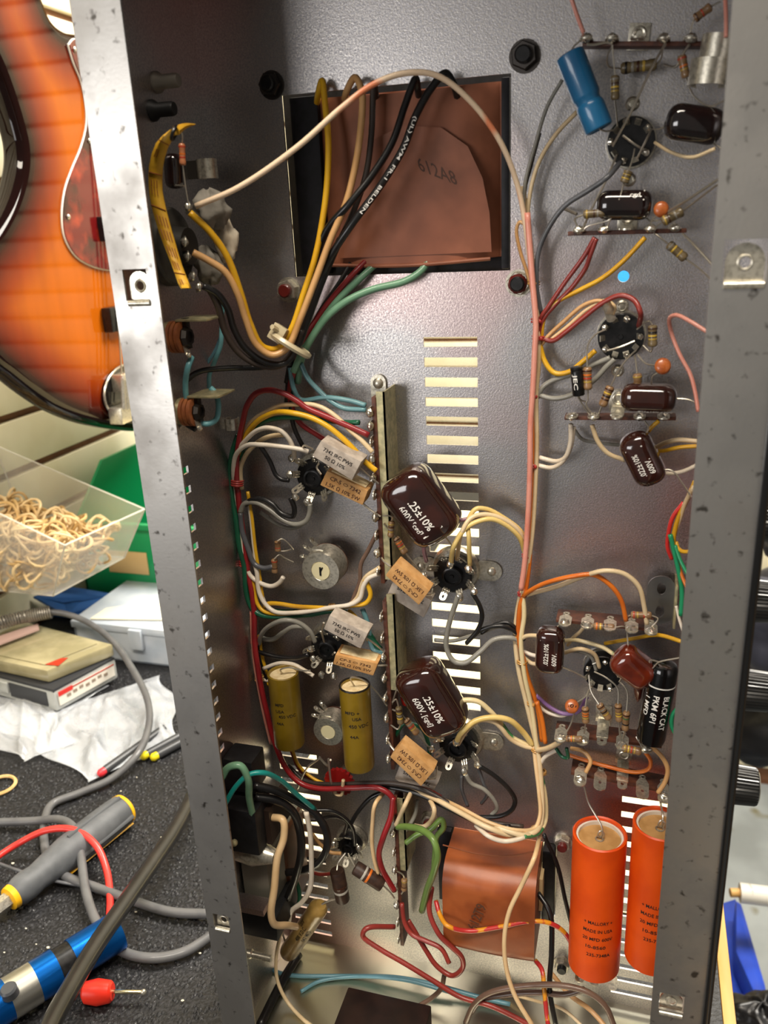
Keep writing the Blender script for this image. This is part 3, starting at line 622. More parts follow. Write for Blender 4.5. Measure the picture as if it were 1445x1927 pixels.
pl_ = pill('film_capacitor', 'small brown capacitor printed .022 beside the right harness', '1037,1180,24 1033,1263,24', 53, 12, BROWNDIP, ex=2.9, round_=.4, leads=('1040,1184,22 1050,1178 1060,1174,20', '1045,1250,20 1075,1262 1100,1275,16'))
face_text(pl_, [('.022±10%', 1.4, 2.4, 12, 0), ('600V.', -2.6, 2.4, 7, -2.5), ('|', 0, 7, .6, 7.2)], flip=True)
pl_ = pill('film_capacitor', 'reddish-brown capacitor with a resin drip left of the black tubular one', '1158,1228,26 1226,1280,26', 62, 14, REDDIP, ex=3.0, round_=.4, leads=('1183,1228,26 1181,1205 1180,1190,22', '1172,1268,20 1168,1278,16 1165,1283,14'))
MB().lathe(P(1202, 1268, 24), P(1200, 1320, 20), [(0, 3.2), (.4, 2.6), (.8, 1.9), (1, .4)], 14).build('resin_drip', REDDIP, pl_[0])
def can(name, lab, s, w, prof, m, leads=(), group='electrolytic capacitors', n=40):
    p0, p1 = pts(s); k = mmpx((p0 + p1) / 2); R = w * k / 2; t = thing(name, lab, 'capacitor', V(p1[0], 0, p1[2]), group)
    b = MB().lathe(p0, p1, [(a, q * R) for a, q in prof], n).build('body', m, t)
    for l in leads: lead(t, l)
    return t, b, p0, p1, R
bl = can('electrolytic_capacitor', 'blue sleeved capacitor at the top right beside the socket', '1071,100,22 1128,244,22', 53, [(0, .05), (0, .8), (.015, .97), (.05, 1), (.28, 1), (.3, .985), (.55, .985), (.57, .96), (.6, .88), (.64, .86), (.67, .96), (.7, 1), (.96, 1), (.985, .96), (1, .84), (1, .7), (.985, .66), (.985, .05)], BLUECAP, leads=('1073,102,22 1078,90 1090,78 1098,74,20', '1126,242,20 1140,247 1156,244,14'))
bc = can('tubular_capacitor', 'black tubular capacitor printed BLACK CAT PKM 6P1 against the right rim', '1250,1246,26 1223,1396,26', 54, [(0, .05), (0, .6), (.02, .85), (.06, .97), (.1, 1), (.92, 1), (.97, .93), (.99, .75), (1, .5), (1, .05)], BLACKG, leads=('1249,1248,26 1222,1243 1226,1258 1240,1246 1278,1238,34', '1222,1392,26 1213,1400 1205,1412,20'))
t, b, p0, p1, R = bc
MB().lathe(p0 + (p1 - p0) * .235, p0 + (p1 - p0) * .25, [(0, R * 1.012), (1, R * 1.012)], 40).build('white_ring', INKW, b)
for txt, sh, wd_, hh, tt in (('BLACK CAT', 4.2, 19, 2.9, .54), ('PKM 6P1', -.6, 15, 2.9, .5), ('.1 MFD', -4.9, 12, 2.5, .47)):
    print_text(txt, wrap(p0, p1, R, True, tt, shift=sh), hh, INKW, b, width=wd_)
JE = can('electrolytic_capacitor', 'tiny black upright electrolytic left of the red-banded resistor', '1084,690,20 1089,744,20', 23, [(0, .05), (0, .85), (.03, 1), (.1, 1), (.13, .94), (.16, 1), (.97, 1), (1, .9), (1, .05)], BLACKP, leads=('1088,742,20 1092,752 1102,756,18', '1085,742,20 1095,760 1108,778,18'))
print_text('JEC', wrap(JE[2], JE[3], JE[4], True, .5, shift=-1.2), 1.8, INKW, JE[1], width=7)
def ocan(s, lab, side):
    p0, p1 = pts(s); k = mmpx(p0); R = 50.0 * k; p1 = V((p0[0] + p1[0]) / 2, p0[1], p1[2]); p0 = V(p1[0], p0[1], p0[2])
    t = thing('electrolytic_capacitor', lab, 'capacitor', V(p1[0], p1[1], p1[2]), 'orange card-sleeved electrolytics')
    L = abs(p0[2] - p1[2])
    tb = MB().lathe(p0, p1, [(5.5 / L, R * .87), (0, R * .88), (-.6 / L, R * .94), (0, R), (1, R), (1, R * .9), (1 - 4 / L, R * .86)], 56).build('card_sleeve', ORANGE, t)
    MB().lathe(p0 + V(0, 0, -1.5), p0 + V(0, 0, -5), [(0, R * .87), (0, R * .79), (1, R * .79)], 48, caps=False).build('white_liner', WHITE, tb)
    wx = MB().lathe(p0 + V(0, 0, -3.6), p0 + V(0, 0, -8), [(0, .01), (0, R * .8), (1, R * .8)], 48).build('wax_seal', WAX, t)
    MB().torus(p0 + V(0, 0, -3.4), (0, 0, 1), 1.9, .5).build('eyelet', TIN, wx)
    y0 = .53 if side == 0 else .48
    for i, txt in enumerate(('+ MALLORY +', 'MADE IN USA', '20 MFD 600V', '10-8560', '235-7348A')):
        wd_ = (15, 15.5, 16, 10.5, 12.5)[i]; print_text(txt, wrap(p0, p1, R, False, y0 + i * .062, shift=(1.5 if i < 3 else .6 if i == 3 else 2.2)), 2.2, INKB, tb, width=wd_)
    return t, p0, p1
A1 = ocan('1118,1567,32 1127,1812,32', 'left orange card capacitor printed MALLORY, fully in view', 0)
A2 = ocan('1229,1547,34 1236,1800,34', 'right orange card capacitor half hidden behind the right rim', 1)
for T, s in ((A1, '1116,1580,28 1113,1545 1107,1510 1098,1478 1091,1468,24'), (A2, '1227,1554,30 1238,1535 1243,1512 1240,1496,24')):
    p = [T[1] + V(0, 0, -3.2)] + pts(s)[1:]; q0 = p[0]
    MB().tube([q0 + V(1.2, 0, .2), q0 + V(2, 0, 3.5), q0 + V(.2, 0, 5), q0 + V(-1.0, 0, 1.5), q0 + V(.3, .3, .8), q0 + V(1, 1, 6)] + p[2:], .5, 6).build('lead', LEAD, T[0])
def ycan(s, lab, lines):
    p0, p1 = pts(s); R = 29.5 * mmpx(p0); x = (p0[0] + p1[0]) / 2; p0[0] = p1[0] = x
    t = thing('paper_capacitor', lab, 'capacitor', p1, 'mustard tube capacitors')
    tb = MB().lathe(p0, p1, [(.06, R * .84), (0, R * .86), (-.01, R * .93), (0, R), (.97, R), (1, R * .95), (1, .05)], 44).build('card_sleeve', YELCAP, t)
    MB().lathe(p0 + V(0, 0, -1.2), p0 + V(0, 0, -4), [(0, .01), (0, R * .86), (1, R * .86)], 40).build('wax_seal', CREAMCEM, t)
    for (txt, tt, hh, ww, sh) in lines: print_text(txt, wrap(p0, p1, R, False, tt, shift=sh), hh, INKB, tb, width=ww)
    return t, p0, p1, R
y1 = ycan('535,1266,24 543,1398,24', 'mustard tube capacitor nearer the left chassis wall', (('MFD', .34, 1.9, 5, -4), ('USA', .43, 1.9, 5, -4), ('450 VDC', .5, 2.0, 10, 0), ('44A', .6, 1.9, 4.5, -4.5)))
lead(y1[0], '535,1272,22 528,1260,26 545,1256 568,1262 584,1262,20')
y2 = ycan('667,1290,30 677,1440,30', 'mustard tube capacitor beside the middle vertical tag strip', (('MFD +', .24, 1.9, 8, -2.5), ('USA', .31, 1.9, 5, 0), ('450 VDC', .4, 2.2, 11.5, 1), ('44A', .53, 1.9, 5, -2)))
lead(y2[0], '667,1292,28 660,1275,34 680,1278 705,1298 728,1328,22')
MB().torus(y2[1] + V(0, 0, .3), (0, 0, 1), y2[3] * .95, .6).build('dark_rim', mat('dark_tar', '17120e', .4), y2[0])
# .047 paper cap
p = pts('604,1702,30 540,1796,26'); R = 18.5 * mmpx(p[0]); t = thing('paper_capacitor', 'waxed paper capacitor marked .047 MFD by the end wall', 'capacitor', p[1], None)
tb = MB().lathe(p[0], p[1], [(0, .05), (0, R * .55), (.03, R * .8), (.06, R * .97), (.1, R), (.92, R), (.97, R * .9), (1, R * .6), (1, .05)], 32).build('body', mat('amber_waxed_paper', 'a8884a', .35, 0, c2='7e5f2c', scale=60, coat=.4), t)
for i, (txt, ww) in enumerate((('.047 MFD', 13), ('400 V.D.C.', 15), ('20%', 5))): print_text(txt, wrap(p[1], p[0], R, True, .56 if i < 2 else .7, shift=(3.6, -.2, -3.4)[i] * -1), 2.6, INKB, tb, width=ww)
lead(t, '602,1704,30 615,1697 626,1692,26', 4); lead(t, '543,1792,26 533,1760 530,1748,24', 4)
# orange ceramic discs
for (x, y, r, lab, l1, l2, h) in ((1244, 394, 14, 'orange ceramic disc beside the dark oval capacitor', '1240,402,20 1226,415 1222,430,19', '1248,402,20 1250,415 1252,425,20', 22), (1247, 689, 15, 'orange ceramic disc right of the second socket', '1236,688,22 1215,684 1200,668,14', '1244,698,22 1228,708 1226,722,20', 24), (1076, 1329, 13, 'small orange ceramic disc by the lilac wire', '1085,1322,20 1100,1312 1107,1300,16', '1082,1336,20 1075,1360 1066,1378,20', 22)):
    c = P(x, y, h); R = r * mmpx(c); t = thing('ceramic_disc_capacitor', lab, 'capacitor', V(c[0], 0, c[2]), 'ceramic disc capacitors')
    ax = unit(CAM - c + V(60, 0, 40)); b = MB().lathe(c - ax * 1.6, c + ax * 1.6, [(0, .1), (.05, R * .7), (.3, R * .97), (.5, R), (.7, R * .97), (.95, R * .7), (1, .1)], 28, sx=1, sy=1.05).build('disc', CERO, t, angle=80)
    lead(t, l1); lead(t, l2)
    if r < 14: print_text('.01', flat(c, CM[0] + CM[1] * .4, -CM[1] + CM[0] * .4, ax, 1.85), 2, INKB, b, width=4)
# silver mica style box seen edge-on under the electrolytic omitted: nothing there in the photo

# ================================================================== cement resistors: top face drawn from its four corners
def brick(lab, s, depth, m, lines, ink, flip=False, leads=(), fill=None, dirv=None):
    q = pts(s)      # TL TR BR BL of the printed face, as it reads in the picture
    n = unit(np.cross(q[1] - q[0], q[3] - q[0])); 
    if n @ (CAM - q[0]) < 0: n = -n
    t = thing('cement_resistor', lab, 'resistor', V(q[2][0], 0, q[2][2]), 'cement power resistors')
    b = MB().prism(q, -n * depth).build('ceramic_body', m, t, bevel=.5, angle=40)
    c = sum(q) / 4; u = unit(q[1] - q[0] + q[2] - q[3]); v = unit(q[0] - q[3] + q[1] - q[2])
    if flip: u, v = -u, -v
    L = np.linalg.norm(q[1] - q[0]); H = np.linalg.norm(q[0] - q[3])
    for (txt, off, hh, ww) in lines: print_text(txt, flat(c + v * off * H, u, v, n, .12), hh * H, ink, b, width=ww * L)
    if fill:
        a, bb = (q[0] + q[1]) / 2, 0; up = unit(q[0] - q[3])
        cc = (q[0] + q[1]) / 2 - n * depth * .5 + up * .35
        MB().box(cc, (u, n, v), (L * .42, depth * .34, .35)).build('cement_fill', CREAMCEM, t, bevel=.25)
    for l in leads: lead(t, l, 4)
    return t
G = [('7342 IRC PW5', .17, .2, .72), ('50 Ω 10%', -.17, .2, .5)]
T_ = [('CP-5 ⬭ 7342', .2, .22, .74), ('1.5K Ω 10% 5W', -.2, .22, .82)]
brick('grey cement resistor over the upper left octal socket', '604,829,34 680,869,34 662,904,33 587,858,33', 9.5, GREYCEM, G, INKB, fill=False, leads=('588,845,28 572,838 568,850,18', '675,878,28 695,896 712,910,22'))
brick('tan cement resistor beneath the grey one by the upper strip', '615,886,26 692,924,26 682,951,25 602,913,25', 10, TANCEM, [('CP-5 ⬭ 7342', .2, .24, .74), ('1.5K Ω 10% 5W', -.22, .24, .82)], INKBR, fill=True, leads=('604,893,22 596,880 600,872,18', '680,945,20 695,958 716,972,21'))
brick('tan cement resistor leaning on the strip left of the middle octal socket', '745,1059,30 808,1112,30 788,1139,29 725,1083,29', 8, TANCEM, T_, INKBR, flip=True, leads=('735,1066,26 722,1056 718,1050,22', '795,1120,26 812,1118 814,1108,18'))
brick('grey cement resistor hidden under the tan one left of the middle socket', '741,1090,18 812,1130,18 797,1163,17 728,1120,17', 8, GREYCEM, [('7342 IRC PW5', -.22, .22, .7)], INKB, flip=True)
brick('grey cement resistor over the lower left octal socket', '620,1158,33 692,1192,33 678,1221,32 609,1184,32', 9.5, GREYCEM, G, INKB, leads=('609,1172,28 606,1190 610,1208,18', '688,1200,28 706,1212 722,1226,22'))
brick('tan cement resistor above the right mustard capacitor', '631,1232,29 711,1249,29 702,1272,28 626,1250,28', 10, TANCEM, [('CP-5 ⬭ 7342', .2, .24, .74), ('1.5K Ω 10% 5W', -.22, .24, .82)], INKBR, fill=True, leads=('630,1228,26 626,1232,22', '708,1252,26 722,1252 728,1252,22'))
brick('tan cement resistor leaning on the strip left of the lowest octal socket', '755,1399,30 817,1450,30 792,1480,29 734,1425,29', 8, TANCEM, T_, INKBR, flip=True, leads=('742,1412,26 733,1400 730,1394,22', '805,1466,26 820,1462 822,1442,18'))
brick('grey cement resistor hidden under the tan one left of the lowest socket', '752,1440,16 826,1470,16 806,1506,15 742,1466,15', 8, GREYCEM, [('7342 IRC PW5', -.22, .22, .7)], INKB, flip=True)

# ================================================================== small resistors
def resistor(lab, s, w, m, bands, leads, group='carbon composition resistors', moulded=True):
    p0, p1 = pts(s); R = w / 2 * mmpx(p0); t = thing('resistor', lab, 'resistor', (p0 + p1) / 2, group)
    pr = [(0, .05), (0, R * .7), (.05, R * .95), (.1, R), (.2, R), (.26, R * .9), (.74, R * .9), (.8, R), (.9, R), (.95, R * .95), (1, R * .7), (1, .05)] if moulded else [(0, .05), (0, R * .9), (.04, R), (.96, R), (1, R * .9), (1, .05)]
    MB().lathe(p0, p1, pr, 18).build('body', m, t)
    for f, c in zip((.15, .33, .48, .64, .85), bands):
        if c: rr = R * (1.03 if f in (.15, .85) or not moulded else .94); MB().lathe(p0 + (p1 - p0) * (f - .035), p0 + (p1 - p0) * (f + .035), [(0, rr * .98), (.2, rr), (.8, rr), (1, rr * .98)], 18).build('band', BAND[c], t)
    for l in leads: lead(t, l)
    return t
R_ = resistor
R_('olive resistor hanging above the top socket', '1157,142,18 1157,188,18', 17, OLIVE, ('grey', 'brown', 'yellow', 'gold'), ('1157,142,18 1154,110 1152,84,20', '1157,188,18 1160,215 1162,238,12'))
R_('resistor lying under the top tag strip foot', '1168,129,10 1236,121,10', 21, OLIVE, ('black', 'grey', 'brown', 'gold'), ('1168,129,10 1145,125 1143,105 1152,86,18', '1236,121,10 1244,110 1248,86,18'))
R_('short olive resistor below the top socket', '1183,321,18 1174,344,18', 18, OLIVE, (None, 'gold', None, 'yellow'), ('1183,321,18 1190,300 1194,280,14', '1174,344,18 1165,375,24 1140,432,20'))
R_('resistor at the left end of the second tag strip', '1098,404,22 1140,400,22', 16, OLIVE, ('gold', None, 'brown', 'grey'), ('1098,404,22 1082,412 1088,430,20', '1140,400,22 1148,412 1105,426 1096,434,20'))
R_('olive resistor leaning off the second tag strip toward the rim', '1246,418,26 1285,397,26', 19, OLIVE, ('gold', 'brown', None, 'grey'), ('1246,418,24 1232,428 1222,433,20', '1285,397,26 1320,370 1360,340,46'))
R_('olive resistor below the second tag strip by the rim', '1257,459,20 1290,487,20', 18, OLIVE, ('grey', 'yellow', None, 'gold'), ('1257,459,20 1242,447 1230,438,19', '1290,487,20 1315,505 1338,526,34'))
R_('brown resistor beside the silver clamp at the top', '1282,104,16 1291,146,16', 17, CARBON, ('red', None, 'orange', 'gold'), ('1282,104,16 1290,92 1297,84,18', '1291,146,16 1305,180 1335,200 1362,190,30'))
R_('brown resistor at the upper right corner by the rim', '1306,36,18 1338,12,18', 17, CARBON, ('brown', None, 'red', None), ('1306,36,18 1300,55 1298,78,18', '1338,12,18 1355,3,20'))
R_('olive resistor standing right of the second socket', '1228,612,18 1228,652,18', 18, OLIVE, ('brown', 'black', 'yellow', 'gold'), ('1228,612,18 1220,604 1198,620,13', '1228,652,18 1224,662 1210,650,13'))
R_('red-banded resistor beside the tiny black electrolytic', '1105,691,20 1106,733,20', 17, CARBON, ('brown', 'orange', 'red', 'gold'), ('1105,691,20 1106,650 1120,630 1140,620,13', '1106,733,20 1106,752 1103,760 1112,776 1120,782,19'))
R_('slanted resistor above the third tag strip foot', '1149,727,22 1133,764,22', 17, CARBON, ('brown', 'yellow', 'black', 'brown'), ('1149,727,22 1165,695 1185,670 1196,660,13', '1133,764,22 1128,775 1126,784,19'))
R_('resistor half hidden behind the oval brown capacitor', '1199,703,16 1201,740,16', 17, CARBON, ('gold', None, None, 'brown'), ('1199,703,16 1196,680 1194,668,12', '1201,740,16 1205,770 1206,784,18'))
R_('banded resistor along the eyelet tag strip', '1117,1178,22 1156,1181,22', 14, CARBON, ('orange', 'yellow', 'black', 'brown'), ('1117,1178,22 1106,1178 1100,1178,20', '1156,1181,22 1170,1179 1176,1180,20'))
R_('reddish resistor at the right end of the eyelet tag strip', '1187,1157,22 1226,1158,22', 14, CARBON, ('red', 'gold', None, 'red'), ('1187,1157,22 1178,1162 1176,1176,20', '1226,1158,22 1238,1164 1222,1184,21'))
R_('resistor with orange band under the ceramic disc', '1101,1331,20 1102,1360,20', 14, CARBON, ('brown', 'orange', 'orange', 'gold'), ('1101,1331,20 1106,1305 1110,1295,14', '1102,1360,20 1099,1380,20'))
R_('slanted resistor above the long tag strip foot', '1127,1325,20 1146,1353,20', 14, CARBON, ('brown', 'grey', 'black', 'gold'), ('1127,1325,20 1112,1300 1108,1270,12', '1146,1353,20 1148,1365,18'))
R_('upright resistor with yellow band below the miniature socket', '1163,1325,20 1165,1357,20', 14, CARBON, ('brown', None, 'gold', 'yellow'), ('1163,1325,20 1162,1295 1140,1275 1118,1264,12', '1165,1357,20 1166,1380 1168,1392,20'))
R_('upright resistor with green band left of the black tubular capacitor', '1179,1339,22 1176,1374,22', 14, CARBON, ('brown', 'green', None, 'black'), ('1179,1339,22 1180,1300 1165,1282,14', '1176,1374,22 1172,1390,20'))
R_('gold-banded resistor lying at the left end of the lower strip', '1065,1390,24 1096,1391,24', 13, CARBON, ('brown', 'orange', 'gold', None), ('1065,1390,24 1056,1392,22', '1096,1391,24 1106,1390,22'))
R_('red and gold banded resistor at the right end of the lower strip', '1170,1407,24 1207,1415,24', 15, CARBON, ('gold', 'yellow', 'red', 'gold'), ('1170,1407,24 1160,1404 1158,1400,22', '1207,1415,24 1214,1416 1200,1392 1197,1386,22'))
R_('upper small resistor right of the upper vertical strip', '737,981,20 735,1010,20', 13, CARBON, ('gold', 'brown', 'grey', 'gold'), ('737,981,20 737,972 720,970,23', '735,1010,20 731,1016,18'))
R_('slanted resistor leading to the middle octal socket', '744,1011,18 763,1041,18', 14, CARBON, ('brown', 'orange', 'red', 'gold'), ('744,1011,18 735,1000 722,985,20', '763,1041,18 780,1062 796,1082,16'))
R_('small resistor right of the middle vertical strip', '750,1330,20 754,1362,20', 13, OLIVE, ('brown', 'gold', 'grey', 'yellow'), ('750,1330,20 745,1316 738,1322,22', '754,1362,20 748,1372 735,1364,20'))
R_('slanted resistor leading to the lowest octal socket', '763,1353,18 785,1381,18', 14, CARBON, ('brown', 'grey', 'red', 'gold'), ('763,1353,18 750,1340 738,1335,20', '785,1381,18 800,1398 812,1412,16'))
R_('short resistor by the upper trimmer, top one', '522,1018,16 523,1037,16', 12, CARBON, ('brown', None, None, 'red'), ('522,1018,18 530,1014 542,1022 552,1034,14', '523,1037,14 535,1037 548,1034,12'))
R_('short resistor by the upper trimmer, lower one', '516,1052,16 517,1078,16', 12, CARBON, ('red', None, None, 'brown'), ('516,1052,18 525,1044 535,1050 552,1058,12', '517,1078,14 500,1072,12'))
R_('fat carbon resistor with orange band leaning right in the shadow', '668,1632,26 720,1666,26', 27, BIGCARB, (None, 'silver', 'orange', None, None), ('720,1666,26 735,1680 742,1690,24', '668,1632,24 660,1618 655,1606,18'), 'big carbon resistors', False)
R_('fat carbon resistor standing in the shadow with a soldered end', '634,1638,26 645,1694,26', 28, BIGCARB, (None, None, 'brown', 'silver', None), ('634,1638,26 636,1625 650,1605,20', '645,1694,26 632,1692 624,1694,28'), 'big carbon resistors', False)
R_('little resistor right of the lowest vertical strip', '761,1654,20 760,1675,20', 12, CARBON, ('gold', None, None, 'brown'), ('761,1654,20 758,1646 748,1640,22', '760,1675,20 755,1682,20'))
R_('coppery resistor beside the yellow label at the upper left', '342,270,62 344,311,62', 13, mat('copper_resistor_body', 'b5714a', .35, 0, coat=.5), ('red', None, 'orange', 'red'), ('342,270,62 343,255 338,244,64', '344,311,62 349,350 355,386,60'))
# ================================================================== wiring
def wire(lab, c, w, s, group, n=8, cat='wire'):
    p = pts(s); r = w / 2 * np.mean([mmpx(q) for q in p])
    for i, t_ in enumerate(s.split()):        # nothing sinks into the chassis end wall
        if p[i][2] < r + 1.6: p[i] = PZ(*[float(a) for a in t_.split(',')[:2]], r + 1.6)
    if p[0][0] != p[0][0]: return
    o = MB().tube(p, float(r), n, 7).build('wire', WC[c], base=p[0], angle=180); return tag(o, lab, cat, group)
g = 'transformer lead wires'
wire('cream wire with orange tracer arching over the transformer window', 'creamorange', 11, '368,388,62 450,352 560,276 640,205 700,160 760,138,38 822,142 885,190 942,268 974,350,16 988,420 1000,520 1009,600,10', g)
wire('yellow wire from the selector looping through the cable tie to the transformer', 'yellow', 12.5, '357,400,60 395,436 428,484 452,548 472,612 494,652 522,656,34 548,620 570,556 592,488 606,420,20 615,350 618,270 612,200 606,152,6 600,172,4 596,194,-3', g)
wire('tan wire from the selector looping beside the yellow one', 'tan', 13, '363,475,58 392,490 424,512 448,556 462,600 482,648 512,668 540,655,36 566,598 596,520 622,450 650,385,22 667,320 678,250 681,175 668,146,8 652,172,4 648,192,-3', g)
wire('black wire with pale flecks crossing the transformer window', 'black', 13, '790,190,-3 786,170,3 782,148,8 762,198 738,268 700,330 655,386,24 615,432 592,492 574,560 556,640 545,700 540,760,10', g)
wire('black wire with white print curving down the transformer window', 'black', 14, '862,192,-3 856,165,4 838,138,9 812,165 782,218 758,280 714,352 660,425,26 618,490 590,556 566,620 550,670 540,720,14', g)
wire('black wire from the selector sweeping to the cable tie', 'black', 13, '382,538,56 408,552 428,580 440,618 462,655 500,682 535,684,34 556,660 580,600 610,520 640,450,18', g)
wire('dark brown wire from the selector bottom lug', 'darkcloth', 13, '392,540,54 410,575 424,625 448,662 480,684 520,690 545,672,30 568,620', g)
wire('black wire leaving the bundle for the lower jack', 'black', 11, '548,682,26 495,691 426,693 376,699 351,716 335,739,52 330,757 336,779 350,797 368,808,56', g)
wire('dark wire beside the tan one in the transformer window', 'darkcloth', 12, '708,190,-3 706,172,4 703,156,7 699,250 688,330 660,410 620,490,20 585,570 560,640,24', g)
wire('crimson wire from under the transformer coil', 'red', 11, '690,490,2 668,512 630,555 596,600 572,640,22 556,690 545,740 560,790 600,820 640,842,12', g)
wire('thick pale green wire from the right of the coil', 'palegreen', 14, '806,492,2 790,512 760,530 700,545 650,568 612,600 584,640,22 566,680 560,720,16', g)
wire('grey-green wire beside the crimson one under the coil', 'palegreen', 13, '706,498,2 680,522 640,560 600,610 574,650,22 552,700', g)
wire('thin black wire in the bundle below the window', 'black', 9, '660,495,2 640,530 606,580 580,630 562,680 548,740,18 552,800 575,850,14', g)
g = 'wires of the left harness'
wire('teal wire drooping to the top lug of the upper strip', 'teal', 10, '566,684,20 578,710 601,736 624,756 647,768 688,771,22', g)
wire('second teal wire arching to the top lug', 'teal', 10, '546,692,20 552,730 566,752 612,748 658,754 688,763,22', g)
wire('dark green wire running level to the second lug', 'green', 10, '452,866,14 466,826 490,798 515,788 567,786 613,791 649,795 676,795,22', g)
wire('red wire arching from the left clip to the third lug', 'red', 11.5, '446,920,14 445,870 450,828 457,793 464,765 481,741 508,734,26 533,740 558,754 578,768 608,781 647,798 694,819,24', g)
wire('cream wire arching under the red one to the fourth lug', 'cream', 9, '452,850,14 464,806 480,788 503,774 528,763 558,761,24 585,761 608,768 635,786 658,809 681,829 701,851,24', g)
wire('yellow wire arching to the lug below the cream one', 'yellow', 11, '448,862,14 464,818 480,797 498,784 521,776 549,777,28 585,786 619,804 647,827 670,850 688,870 708,886,24', g)
wire('white wire arching to the top of the upper left socket', 'white', 9, '442,880,14 450,845 464,827 482,811 505,805,26 528,811 544,827 552,845 554,862,18', g)
wire('white wire running flat over to the upper left socket', 'white', 9, '440,905,14 439,884 444,856 464,838 494,837,24 533,841 567,846 580,850,20', g)
wire('cream wire rising behind the flat white one', 'cream', 9, '455,920,12 453,880 464,854 487,831 512,820,20 540,818', g)
wire('black wire curling to the left lug of the upper socket', 'black', 9, '488,836,18 508,868 519,893 530,902 544,904,18', g)
wire('grey wire looping under the upper left socket', 'grey', 10, '452,964,14 460,948 482,946 508,960 533,979 558,987 576,980 583,962 583,948,18', g)
wire('second grey wire looping lower under the upper socket', 'grey', 8, '490,964,10 521,986 549,994 574,982 586,962,16', g)
wire('black wire looping over the grey pair', 'black', 10, '462,950,14 474,940 494,939 512,948 530,966 551,971 554,957 547,937,18', g)
wire('dark green wire along the outside of the left harness', 'green', 11, '448,818,14 437,854 432,895 437,941 444,980 450,1026 460,1067 464,1117 476,1147 494,1158 530,1160,16 580,1157 630,1150 662,1165 690,1192 716,1222,18', g)
wire('crimson wire down the left harness to the cable bend', 'red', 11, '446,900,12 450,950 458,1010 466,1076 473,1108 478,1151 479,1208 485,1254 492,1296 502,1340 516,1395 540,1448 566,1474 600,1484,22 660,1483 712,1483 736,1498 742,1530,22', g)
wire('pinkish white wire clinging to the crimson one', 'pink', 7, '473,1150,15 475,1200 480,1254 488,1300 497,1345 510,1400,16', g)
wire('white wire of the left harness turning along the bottom run', 'white', 9, '440,900,12 446,960 462,1020 478,1060 483,1075 487,1112 498,1135 517,1151 556,1153,18 590,1149 624,1143 658,1138 677,1126 684,1103 694,1088 712,1080,22', g)
wire('grey wire leaving the harness for the trimmer resistors', 'dgrey', 10, '452,965,14 456,1000 466,1030 478,1060 496,1069 514,1066,16', g)
wire('cream wire looping below the upper trimmer', 'white', 9, '455,1000,14 462,1060 471,1083 494,1099 512,1103 526,1096 533,1086,16', g)
wire('white wire straight down inside the left harness', 'white', 8, '468,940,12 474,990 478,1030 484,1075 489,1110 497,1132,14', g)
wire('yellow wire straight down inside the left harness', 'yellow', 7, '466,925,12 474,975 480,1030 488,1080 495,1131,14', g)
wire('yellow wire turning along the lower edge of the bottom run', 'yellow', 8, '476,1090,14 480,1121 486,1139 498,1151 533,1155,17 578,1149 624,1145 650,1140', g)
wire('yellow wire along the top of the bottom run curling up right', 'yellow', 9, '498,1142,14 506,1136 524,1136 556,1141 590,1143,18 624,1144 658,1140 688,1135 697,1121 693,1103 686,1090,20', g)
wire('brown wire rising from the bottom run to the strip', 'brown', 8, '661,1136,16 668,1117 677,1094 679,1062 693,1035 709,1003,22', g)
wire('tan wire rising beside the brown one', 'cream', 8, '652,1142,16 672,1124 682,1096 690,1084 714,1068,22', g)
wire('dark green wire hidden in the bottom run', 'green', 8, '492,1128,14 510,1146 560,1150 610,1147 650,1150 680,1172 704,1204,16', g)
wire('yellow wire dropping right of the lower grey cement resistor', 'yellow', 8, '655,1148,16 668,1160 684,1182 694,1205,16', g)
wire('teal wire dropping to the middle strip', 'teal', 10, '682,1146,16 692,1174 697,1208 704,1224 722,1230,20', g)
g = 'wires of the lower left socket'
wire('grey wire arching to the lower left socket', 'grey', 9, '487,1212,12 492,1194 507,1178 537,1167,24 562,1172 583,1188 593,1208,18', g)
wire('grey wire wriggling lower toward the same socket', 'grey', 9, '490,1198,12 500,1203 514,1203 533,1190 551,1180 572,1180,16', g)
wire('black wire level to the lower left socket', 'black', 9, '484,1226,12 521,1236 558,1238 580,1232,18', g)
wire('cream wire over the left mustard capacitor', 'white', 8, '496,1258,14 526,1248 551,1250 572,1261 590,1272,18', g)
wire('white wire slipping behind the left mustard capacitor', 'white', 9, '476,1181,11 477,1220 483,1262 498,1278 510,1280,10', g)
wire('yellow wire behind the crimson harness run', 'yellow', 7, '488,1195,10 492,1230 500,1262 506,1290', g)
wire('black wire at the harness turn above the left mustard capacitor', 'black', 9, '486,1205,10 488,1232 500,1270 504,1280,10', g)
g = 'wires of the middle octal socket'
wire('purple wire arching from the middle octal socket to the harness', 'purple', 8, '802,1056,16 799,1026,26 813,1005 841,989 876,977 912,973 935,977 963,996 984,1016 994,1048,10', g)
wire('cream wire rising from the near lug of the middle socket', 'paleyellow', 10, '848,1062,18 855,1026,28 874,996 900,981 926,977 954,989 978,1012 988,1042,10', g)
wire('cream wire behind it from the same socket', 'cream', 9, '860,1052,16 869,1001,26 886,975 912,968 947,977 978,1001 990,1030,10', g)
wire('cream wire from the right lug of the middle socket', 'paleyellow', 9, '884,1064,18 882,1010,24 881,980 895,958 916,958 947,974 980,1000 992,1035,10', g)
wire('grey wire looping down from the middle socket to the harness', 'grey', 10, '865,1116,18 855,1142 843,1183 840,1219 854,1244 875,1247 904,1226,16 929,1204 960,1200 982,1206,10', g)
wire('black wire looping right of the middle socket', 'black', 9, '889,1116,18 902,1139 907,1160 899,1185 878,1210 904,1186 940,1178,14 965,1186 986,1204,10', g)
